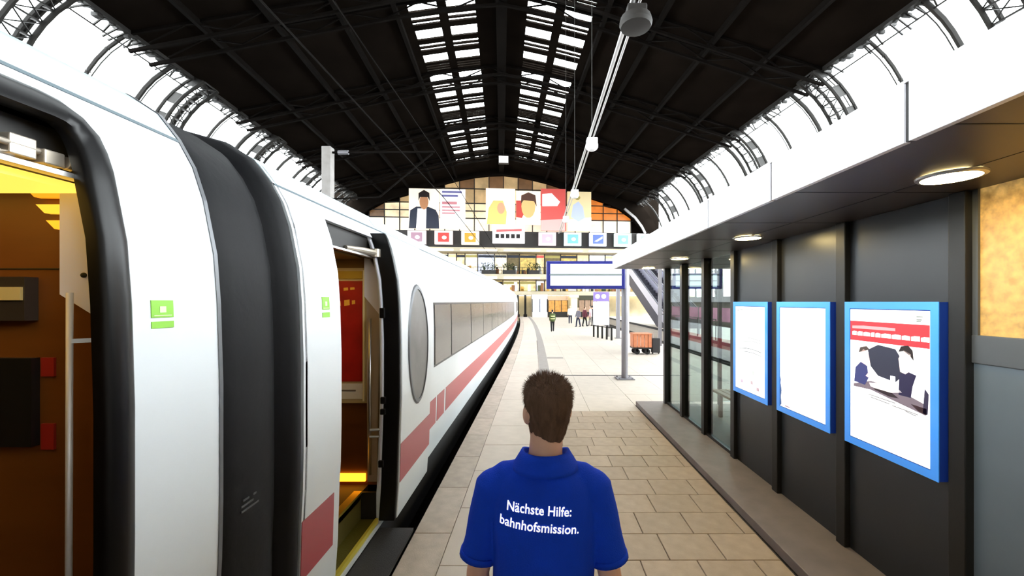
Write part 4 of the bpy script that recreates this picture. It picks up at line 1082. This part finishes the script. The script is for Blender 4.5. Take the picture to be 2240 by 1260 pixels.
# trousers and shoes
tr = MB()
tr.loft([ring((0, 0, z), rx, ry, 28, p=2.3) for z, rx, ry in ((.80, .178, .125), (.90, .176, .124), (.98, .172, .12), (1.02, .168, .118))])
for s in (-1, 1):
    hp, kn, an = Vector((s * .09, 0, .90)), Vector((s * .10, .03 if s > 0 else .01, .50)), Vector((s * .105, .0 if s > 0 else -.04, .07))
    limb(tr, [hp, hp.lerp(kn, .4), kn, kn.lerp(an, .4), an], [.098, .09, .072, .07, .062])
    st = MB(); limb(st, [an + Vector((0, -.04, -.025)), an + Vector((0, .08, -.025)), an + Vector((0, .17, -.033))], [.045, .045, .036])
    st.box(an.x - .045, an.x + .045, an.y - .085, an.y + .205, .0, .022)
    place('shoe', remeshed(st, 'shoe', .01, 3), M_SHOE, man)
place('trousers', remeshed(tr, 'trousers', .009, 5), M_JEANS, man)
# hair: a cap that follows the skull, ruffled, with short strands
hr = MB(); k_ = 1.0
rows = [(-.112, .050, -.02, .060), (-.09, .056, -.01, .074), (-.065, .063, .0, .084), (-.035, .071, .012, .093), (0, .0785, .03, .104), (.035, .083, .06, .109), (.065, .080, .082, .103), (.092, .066, .068, .085), (.111, .042, .044, .054), (.120, .014, .014, .018)]
hr.loft([ring(hc + Vector((0, 0, z)), rx, fr if fr > 0 else .008, 32, bk) for z, rx, fr, bk in rows])
rotated(hr, hc, math.radians(20))
hme = remeshed(hr, 'hair', .0055, 3)
rrh = random.Random(11)
for v_, n_ in list(zip(hme.vertices, [v_.normal.copy() for v_ in hme.vertices])):
    p = v_.co; v_.co = p + n_ * (noise.noise(p * 45) * .004 + noise.noise(Vector((p.x * 90, p.y * 90, p.z * 28))) * .0025)
hme.update()
hair = place('hair', hme, M_HAIR, man)
stp = MB(); polys = list(hme.polygons)
for q in rrh.choices(polys, k=9000):
    p = q.center.copy(); n_ = q.normal
    up = max(0, (p.z - hc.z) / .11)
    whorl = Vector((-(p.y - hc.y), (p.x - hc.x), 0)) * 3
    d = (n_ * (.35 + .35 * up) + Vector((0, .25 * up, -.9 + .8 * up)) + whorl * .6 * up + Vector((rrh.uniform(-.25, .25), rrh.uniform(-.25, .25), rrh.uniform(-.2, .2)))).normalized()
    L_ = rrh.uniform(.010, .02) * (.5 + .8 * up) * (1 if p.z > hc.z - .06 else .5); w = d.cross(n_).normalized() * .0009
    stp.add([p - n_ * .001 - w, p - n_ * .001 + w, p + d * L_], [(0, 1, 2)])
so = place('hair_strands', stp.mesh('hair_strands', fix=False), M_HAIR, hair); so['kind'] = 'stuff'
ey = MB()
for e in (-1, 1): ey.ball(hc + Vector((e * .031, .079, .006)), .0125)
rotated(ey, hc, math.radians(20)); place('eyes', ey.mesh('eyes', smooth=True), mat('eye_white', 'e8e4e0', .2), man)
# lettering printed on the back of the shirt
bvh = BVHTree.FromPolygons([v_.co.copy() for v_ in shm.vertices], [tuple(p.vertices) for p in shm.polygons])
M_TXT = mat('print_white', '96a6dd', .6)
def back_text(body_txt, width, zc, xc, tilt):
    cu = bpy.data.curves.new('lettering', 'FONT'); cu.body = body_txt; cu.size = .1; cu.align_x = 'CENTER'; cu.align_y = 'CENTER'; cu.offset = .0016; cu.resolution_u = 3; cu.space_character = 1.02
    o = bpy.data.objects.new('lettering_tmp', cu); TMP.collection.objects.link(o)
    ctx = bpy.context.temp_override(scene=TMP, view_layer=TMP.view_layers[0])
    with ctx: dg = bpy.context.evaluated_depsgraph_get()
    me = bpy.data.meshes.new_from_object(o.evaluated_get(dg)); bpy.data.objects.remove(o, do_unlink=True)
    bm = bmesh.new(); bm.from_mesh(me); bmesh.ops.triangulate(bm, faces=bm.faces)
    bmesh.ops.subdivide_edges(bm, edges=[e for e in bm.edges if e.calc_length() > .03], cuts=1)
    xs = [v_.co.x for v_ in bm.verts]; w0 = max(xs) - min(xs); sc = width / w0; m0 = (max(xs) + min(xs)) / 2
    yv = [v_.co.y for v_ in bm.verts]; h0 = (max(yv) + min(yv)) / 2
    for v_ in bm.verts:
        x = (v_.co.x - m0) * sc; z = (v_.co.y - h0) * sc * 1.12
        x, z = x * math.cos(tilt) - z * math.sin(tilt), x * math.sin(tilt) + z * math.cos(tilt)
        hit, n_, i_, d_ = bvh.ray_cast(Vector((xc + x, -1, zc + z)), Vector((0, 1, 0)))
        v_.co = Vector((xc + x, (hit.y if hit else -.13) - .0022, zc + z))
    bm.to_mesh(me); bm.free(); me.name = 'lettering'; me.materials.clear()
    place('lettering', me, M_TXT, shirt)
back_text('Nächste Hilfe:', .203, 1.436, -.012, math.radians(-3.5))
back_text('bahnhofsmission.', .250, 1.386, -.012, math.radians(-5.0))

# ---- small figures far along the platform
def walker(loc, rz, H, top, bottom, hairc, label, group=None, stride=.16, vest=None, bag=None, sit=False):
    t = thing('person', label, 'person', loc, rz, group); k = H / 1.75
    b = MB(); h0 = Vector((0, .02, 1.64)); head_mesh(b, h0)
    b.tube([(0, 0, 1.42), (0, .01, 1.6)], .052, 10)
    T = [(.90, .16, .11), (1.05, .15, .105), (1.25, .165, .11), (1.40, .165, .10), (1.46, .10, .07)]
    b.loft([ring((0, 0, z), rx, ry, 16) for z, rx, ry in T])
    jt = MB(); jt.loft([ring((0, 0, z), rx + .025, ry + .025, 16) for z, rx, ry in [(.80, .16, .11)] + T])
    pt = MB(); pt.loft([ring((0, 0, z), rx, ry, 16) for z, rx, ry in ((.78, .17, .12), (.96, .175, .125))])
    sh_m = MB()
    for s in (-1, 1):
        sh, el, wr = Vector((s * .17, 0, 1.38)), Vector((s * .22, s * stride * .3, 1.12)), Vector((s * .22, s * stride * .5 + .08, .88))
        limb(b, [sh, el, wr], [.05, .04, .028], 10); hand(b, wr, (0, .1, -1), s, 1)
        limb(jt, [sh, el, el.lerp(wr, .85)], [.066, .058, .048], 10)
        hp, kn, an = Vector((s * .09, 0, .88)), Vector((s * .095, s * stride * .5 + .03, .48)), Vector((s * .095, s * stride, .08))
        limb(b, [hp, kn, an], [.08, .055, .036], 10); limb(pt, [hp, kn, an], [.095, .072, .06], 10)
        limb(sh_m, [an + Vector((0, -.03, -.035)), an + Vector((0, .14, -.04))], [.042, .036], 8)
    hr_ = MB(); hr_.loft([ring(h0 + Vector((0, -.012, z)), rx, fr, 16, bk) for z, rx, fr, bk in ((-.06, .066, .01, .088), (0, .079, .03, .105), (.06, .079, .08, .10), (.105, .05, .055, .06), (.118, .01, .01, .01))])
    for nm, mb, m, vx in (('body', b, M_SKIN, .012), ('jacket', jt, top, .02), ('trousers', pt, bottom, .02), ('shoes', sh_m, M_SHOE, .02), ('hair', hr_, hairc, .02)):
        mb.v = [p * k for p in mb.v]; place(nm, remeshed(mb, nm, vx, 3), m, t)
    if vest:
        for z in (1.0, 1.2): 
            r = MB(); r.loft([ring((0, 0, z * k), .187 * k, .137 * k, 16), ring((0, 0, (z + .07) * k), .192 * k, .14 * k, 16)], caps=False); place('reflective_band', r.mesh('reflective_band'), vest, t)
    return t
cl = lambda n, c: mat('cloth_' + n, c, .85, var=.1, scale=20)
walker((1.05, 28.2, 0), .1, 1.5, cl('green', '4a5a2e'), cl('black', '17181a'), cl('black', '17181a'), 'person in a dark green jacket with pale vest bands walking on the platform', vest=cl('pale_yellow', 'dfe6a0'))
walker((3.35, 33.5, 0), 2.2, 1.6, cl('grey', '6a6670'), cl('navy', '23283f'), M_HAIR, 'person in a grey jacket with navy trousers, standing near the pillar')
walker((3.95, 34.2, 0), -1.0, 1.65, cl('maroon', '5a2430'), cl('black', '17181a'), M_HAIR, 'person in a maroon jacket and black trousers near the stairs')
walker((4.55, 35.0, 0), 1.4, 1.7, cl('pink', 'd9b6bd'), cl('stone', '8a8480'), cl('black', '17181a'), 'person in a pale pink top and stone trousers by the stair railing')
walker((4.9, 36.5, 0), .5, 1.7, cl('black', '17181a'), cl('black', '17181a'), cl('black', '17181a'), 'person dressed all in black beside the stair railing')
walker((3.1, 38.5, 0), 3.0, 1.7, cl('cream', 'e2d8c0'), cl('navy', '23283f'), M_HAIR, 'person in a cream coat with navy trousers, behind the others')

bpy.data.scenes.remove(TMP)
# ================================================================ things on and above the platform
M_NAVY = mat('sign_navy', '1a2078', .4, coat=.2); M_GREYM = mat('mast_grey', '7d7b80', .45, .5); M_SIGNW = emit('sign_white', 'f2f8ff', 1.25)
def train_sign(loc, w, h, label, mastx=None):
    x, y, z = loc; t = thing('display_board', label, 'sign', (x, y, z))
    MB().box(x - w / 2, x + w / 2, y, y + .22, z, z + h).build('housing', M_NAVY, t, bevel=.02)
    fr = .085
    hh = (h - 3 * fr * .8) / 2
    for i in range(2):
        z0 = z + fr + i * (hh + .045)
        MB().box(x - w / 2 + fr * 1.2, x + w / 2 - fr * 1.2, y - .012, y, z0, z0 + hh).build('lit_panel', M_SIGNW, t)
    MB().box(x - w / 2 + fr, x + w / 2 - fr, y - .016, y, z + fr + hh + .008, z + fr + hh + .037).build('panel_divider', mat('divider_grey', '7f8a86', .5), t)
    return t
s1 = train_sign((1.26, 10.62, 2.38), 2.04, .72, 'navy framed train display board with two blank white fields, beside the grey mast')
MB().box(2.16, 2.27, 10.83, 10.872, 2.55, 2.95).build('bracket', M_GREYM, s1)
ms = thing('sign_mast', 'grey steel mast with a flat base plate carrying the display board', 'mast', (2.33, 10.96, 0))
MB().tube([(2.33, 10.96, .02), (2.33, 10.96, 3.35)], .085, 16).build('tube', M_GREYM, ms, auto=40)
MB().box(2.10, 2.56, 10.74, 11.18, 0, .025).build('base_plate', M_GREYM, ms, bevel=.005)
for dx in (-.17, .17):
    for dy in (-.16, .16): MB().disc((2.33 + dx, 10.96 + dy, .025), .02, 8, .02).build('bolt', M_GREYM, ms)
s2 = train_sign((7.35, 19.0, 2.65), 2.1, .72, 'navy display board on the neighbouring platform, seen through the kiosk glass')
MB().box(6.28, 6.38, 19.05, 19.15, 2.9, 3.3).build('bracket', M_GREYM, s2)
for dx in (-.6, .6): MB().bar((7.35 + dx, 19.1, 3.37), (7.35 + dx, 19.1, 4.6), .05).build('hanger', M_GREYM, s2)
gt = thing('sign_gantry', 'slim grey gantry over the empty track that carries the second display board', 'gantry', (5.9, 19.1, 0))
MB().bar((5.7, 19.1, 0), (5.7, 19.1, 4.7), .14).build('upright', M_GREYM, gt); MB().bar((9.9, 19.1, 0), (9.9, 19.1, 4.7), .14).build('upright', M_GREYM, gt); MB().bar((5.63, 19.1, 4.68), (9.97, 19.1, 4.68), .14).build('crossbar', M_GREYM, gt)
# suspended conduit with fittings
M_COND = mat('conduit_steel', 'b6b3b1', .35, .7); M_FIT = mat('fitting_white', 'e2e0e2', .4); M_FITD = mat('fitting_dark', '1c1712', .7)
cd = thing('lighting_conduit', 'long silver double conduit slung under the roof above the platform', 'conduit', (1.3, 3.0, 6.05))
def cdx(y): return 1.30
MB().tube([(1.27, 1.0, 6.05), (1.27, 24.0, 6.05)], .034, 8).build('pipe', M_COND, cd); MB().tube([(1.38, 1.0, 6.09), (1.38, 24.0, 6.09)], .022, 8).build('pipe', M_COND, cd)
for i, y in enumerate((5.55, 10.0, 14.6, 19.1)):
    f = thing('conduit_lamp', ['round dark lamp housing on the silver conduit', 'white bell shaped lamp on the silver conduit, over the display board', 'small white lamp on the conduit in front of the red advert', 'farthest white lamp on the silver conduit'][i], 'lamp', (1.3, y, 5.9))
    dk = i == 0
    r = MB(); r.loft([ring((1.33, y, z), a, a, 18) for z, a in ((5.92, .09), (5.88, .15 if not dk else .2), (5.80, .15 if not dk else .22), (5.75, .12 if not dk else .2), (5.72, .07))]); r.build('shade', M_FITD if dk else M_FIT, f, auto=35)
    MB().box(1.20, 1.46, y - .11, y + .11, 5.86, 6.012).build('junction_box', M_FITD if dk else M_FIT, f, bevel=.02)
    w = MB(); w.tube([(1.33, y, 6.03), (1.33, y, 20.0)], .010, 5); w.build('hanger_wire', M_FITD, cd)
# overhead line mast behind the train
mt = thing('overhead_line_mast', 'grey mast with a horizontal arm standing behind the train', 'mast', (-6.1, 12, -.86))
MB().box(-6.23, -5.97, 11.87, 12.13, -.86, 6.55).build('post', mat('mast_concrete', '8a8582', .7, var=.1), mt, bevel=.02)
MB().bar((-6.1, 12, 6.4), (-3.0, 12, 6.42), .05).build('arm', M_STEEL, mt); MB().bar((-4.6, 12, 5.1), (-3.05, 12, 6.38), .04).build('stay', M_STEEL, mt); MB().bar((-6.0, 12, 5.05), (-4.6, 12, 5.1), .04).build('stay', M_STEEL, mt)
MB().tube([(-5.8, 12, 6.4), (-5.5, 12, 6.4)], .06, 10).build('insulator', M_GREYM, mt)
cw = thing('contact_wire', 'thin dark overhead wire running above the train', 'wire', (-2.75, 5, 5.1))
MB().tube([(-2.9, -8, 5.1), (-2.75, 12, 5.12), (-3.6, 45, 5.1)], .012, 5).build('wire', M_STEEL, cw); MB().tube([(-2.9, -8, 6.3), (-2.9, 12, 6.35), (-3.6, 45, 6.3)], .012, 5).build('carrier_wire', M_STEEL, cw)
# luggage cart and bag by the mast
ct = thing('luggage_cart', 'copper brown slatted luggage cart on small wheels, on the bright platform', 'cart', (4.08, 16.2, 0))
M_COP = mat('cart_copper', 'b8704a', .5, var=.12, scale=8)
MB().box(3.72, 4.44, 15.9, 16.5, .22, .28).build('deck', M_KPOST, ct)
for i in range(5):
    for y in (15.9, 16.46): MB().box(3.74 + i * .14, 3.86 + i * .14, y, y + .04, .28, .78).build('slat', M_COP, ct, bevel=.004)
for x in (3.72, 4.40): MB().box(x, x + .04, 15.94, 16.46, .28, .78).build('end_panel', M_COP, ct)
MB().box(3.72, 4.44, 15.88, 16.52, .78, .82).build('top_rail', M_COP, ct)
for x in (3.88, 4.28):
    for y in (15.96, 16.40): MB().disc((x, y, .11), .11, 14, .05, 'y').build('wheel', M_SKIRT, ct)
    MB().box(x - .03, x + .03, 15.96, 16.45, .10, .22).build('axle_block', M_KPOST, ct)
bg_ = thing('suitcase', 'small black suitcase standing beside the copper cart', 'suitcase', (4.66, 16.2, 0))
MB().box(4.50, 4.82, 16.08, 16.32, .05, .62).build('shell', mat('case_black', '1c1a1e', .5), bg_, bevel=.03)
for x in (4.54, 4.78): MB().disc((x, 16.18, .03), .03, 10, .04, 'y').build('wheel', M_SKIRT, bg_)
hn = MB().tube([(4.58, 16.2, .62), (4.58, 16.2, .86), (4.74, 16.2, .86), (4.74, 16.2, .62)], .012, 6); hn.build('handle', M_CHROME, bg_)
# stair enclosure: white board on dark posts with violet header
sb = thing('stair_enclosure', 'white boarded stair enclosure with dark railing posts under it', 'railing', (3.6, 23.5, 0))
MB().box(3.28, 4.20, 24.0, 24.08, .68, 2.06).build('white_board', mat('board_white', 'f4f2f4', .6), sb)
for i in range(5):
    y = 24.0 - i * .55; x = 3.30 + i * .16
    MB().box(x - .045, x + .045, y - .05, y + .05, 0, .70).build('post', M_KPOST, sb)
MB().bar((3.30, 24.0, .66), (3.94, 21.8, .66), .05).build('handrail', M_KPOST, sb)
MB().box(4.02, 4.12, 23.95, 24.05, 0, .68).build('post', M_KPOST, sb)
hb = thing('overhead_sign', 'violet and white sign over the stair enclosure', 'sign', (3.75, 24.1, 2.06))
MB().box(3.30, 4.22, 24.1, 24.2, 2.08, 2.62).build('panel', mat('sign_violet', '8a76b8', .5), hb)
for i, x in enumerate((3.42, 3.78)): MB().disc((x + .12, 24.098, 2.36), .14, 16, -.01, 'y').build('pictogram', mat('board_white', 'f4f2f4', .6), hb)
MB().box(3.28, 3.34, 24.1, 24.2, 0, 2.08).build('leg', M_GREYM, hb); MB().box(4.18, 4.24, 24.1, 24.2, 0, 2.08).build('leg', M_GREYM, hb)
for i, (x, y, w, lab) in enumerate(((4.52, 23.0, .2, 'tall grey steel column next to the stair enclosure'), (4.15, 19.2, .24, 'tall pale steel column between the grey mast and the stair enclosure'))):
    p = thing('platform_column', lab, 'column', (x, y, 0))
    m = mat('column_grey', '8f8d92', .5, .3) if i == 0 else mat('column_pale', 'd6d4da', .5, .2)
    MB().box(x - w / 2, x + w / 2, y - w / 2, y + w / 2, .03, 4.0 if i == 0 else 3.6).build('shaft', m, p, bevel=.02); MB().box(x - w * .8, x + w * .8, y - w * .8, y + w * .8, 0, .04).build('base_plate', m, p)
# escalators up to the concourse on the neighbouring platform
M_ESC = mat('escalator_steel', 'c9c8d6', .35, .5); M_ESCD = mat('escalator_dark', '3b3a44', .5)
for i in range(2):
    x0 = 9.7 + i * 1.7
    es = thing('escalator', 'silver escalator climbing from the neighbouring platform, %s' % ('along the empty track' if i == 0 else 'away from the empty track'), 'escalator', (x0 + .7, 32, 0))
    a, b_ = Vector((x0, 31.5, .0)), Vector((x0 - .2, 44.5, 5.4))
    st = MB(); st.prism([a + Vector((.1, 0, 0)), a + Vector((.1, 0, .3)), b_ + Vector((.1, 0, .3)), b_ + Vector((.1, .3, -.9)), a + Vector((.1, 2.2, 0))], (1.1, 0, 0)); st.build('truss', M_ESCD, es)
    for q in range(20):
        c = a.lerp(b_, (q + .5) / 20); MB().box(c.x + .14, c.x + 1.16, c.y - .2, c.y + .2, c.z + .28, c.z + .52).build('step', M_ESCD, es)
    for dx in (0.02, 1.2):
        w = MB(); w.prism([a + Vector((dx, 0, .3)), a + Vector((dx, 0, 1.15)), b_ + Vector((dx, 0, 1.15)), b_ + Vector((dx, 0, .3))], (.06, 0, 0)); w.build('balustrade', M_ESC, es)
        MB().bar(a + Vector((dx + .03, 0, 1.2)), b_ + Vector((dx + .03, 0, 1.2)), .09, .07).build('handrail', M_ESCD, es)
# pink hoarding on the neighbouring platform
hd_ = thing('hoarding', 'pink printed hoarding on posts on the neighbouring platform', 'hoarding', (11.5, 24, 0))
M_PINK = mat('hoarding_pink', 'e58fb4', .6, var=.18, scale=1.5)
for i in range(6):
    y = 14 + i * 3.0; MB().box(10.2, 10.24, y + .02, y + 2.96, .95, 1.7).build('panel', M_PINK, hd_); MB().box(10.18, 10.26, y - .04, y + .04, 0, 1.75).build('post', M_GREYM, hd_)
# railing of the neighbouring platform by the escalators
hp = thing('platform_railing', 'thin dark railing along the neighbouring platform by the escalators', 'railing', (9.5, 28, 0))
for y in (22, 24.5, 27, 29.5, 32): MB().bar((9.55, y, 0), (9.55, y, 1.1), .05).build('post', M_KPOST, hp)
MB().bar((9.55, 22, 1.1), (9.55, 32, 1.1), .05).build('rail', M_KPOST, hp)
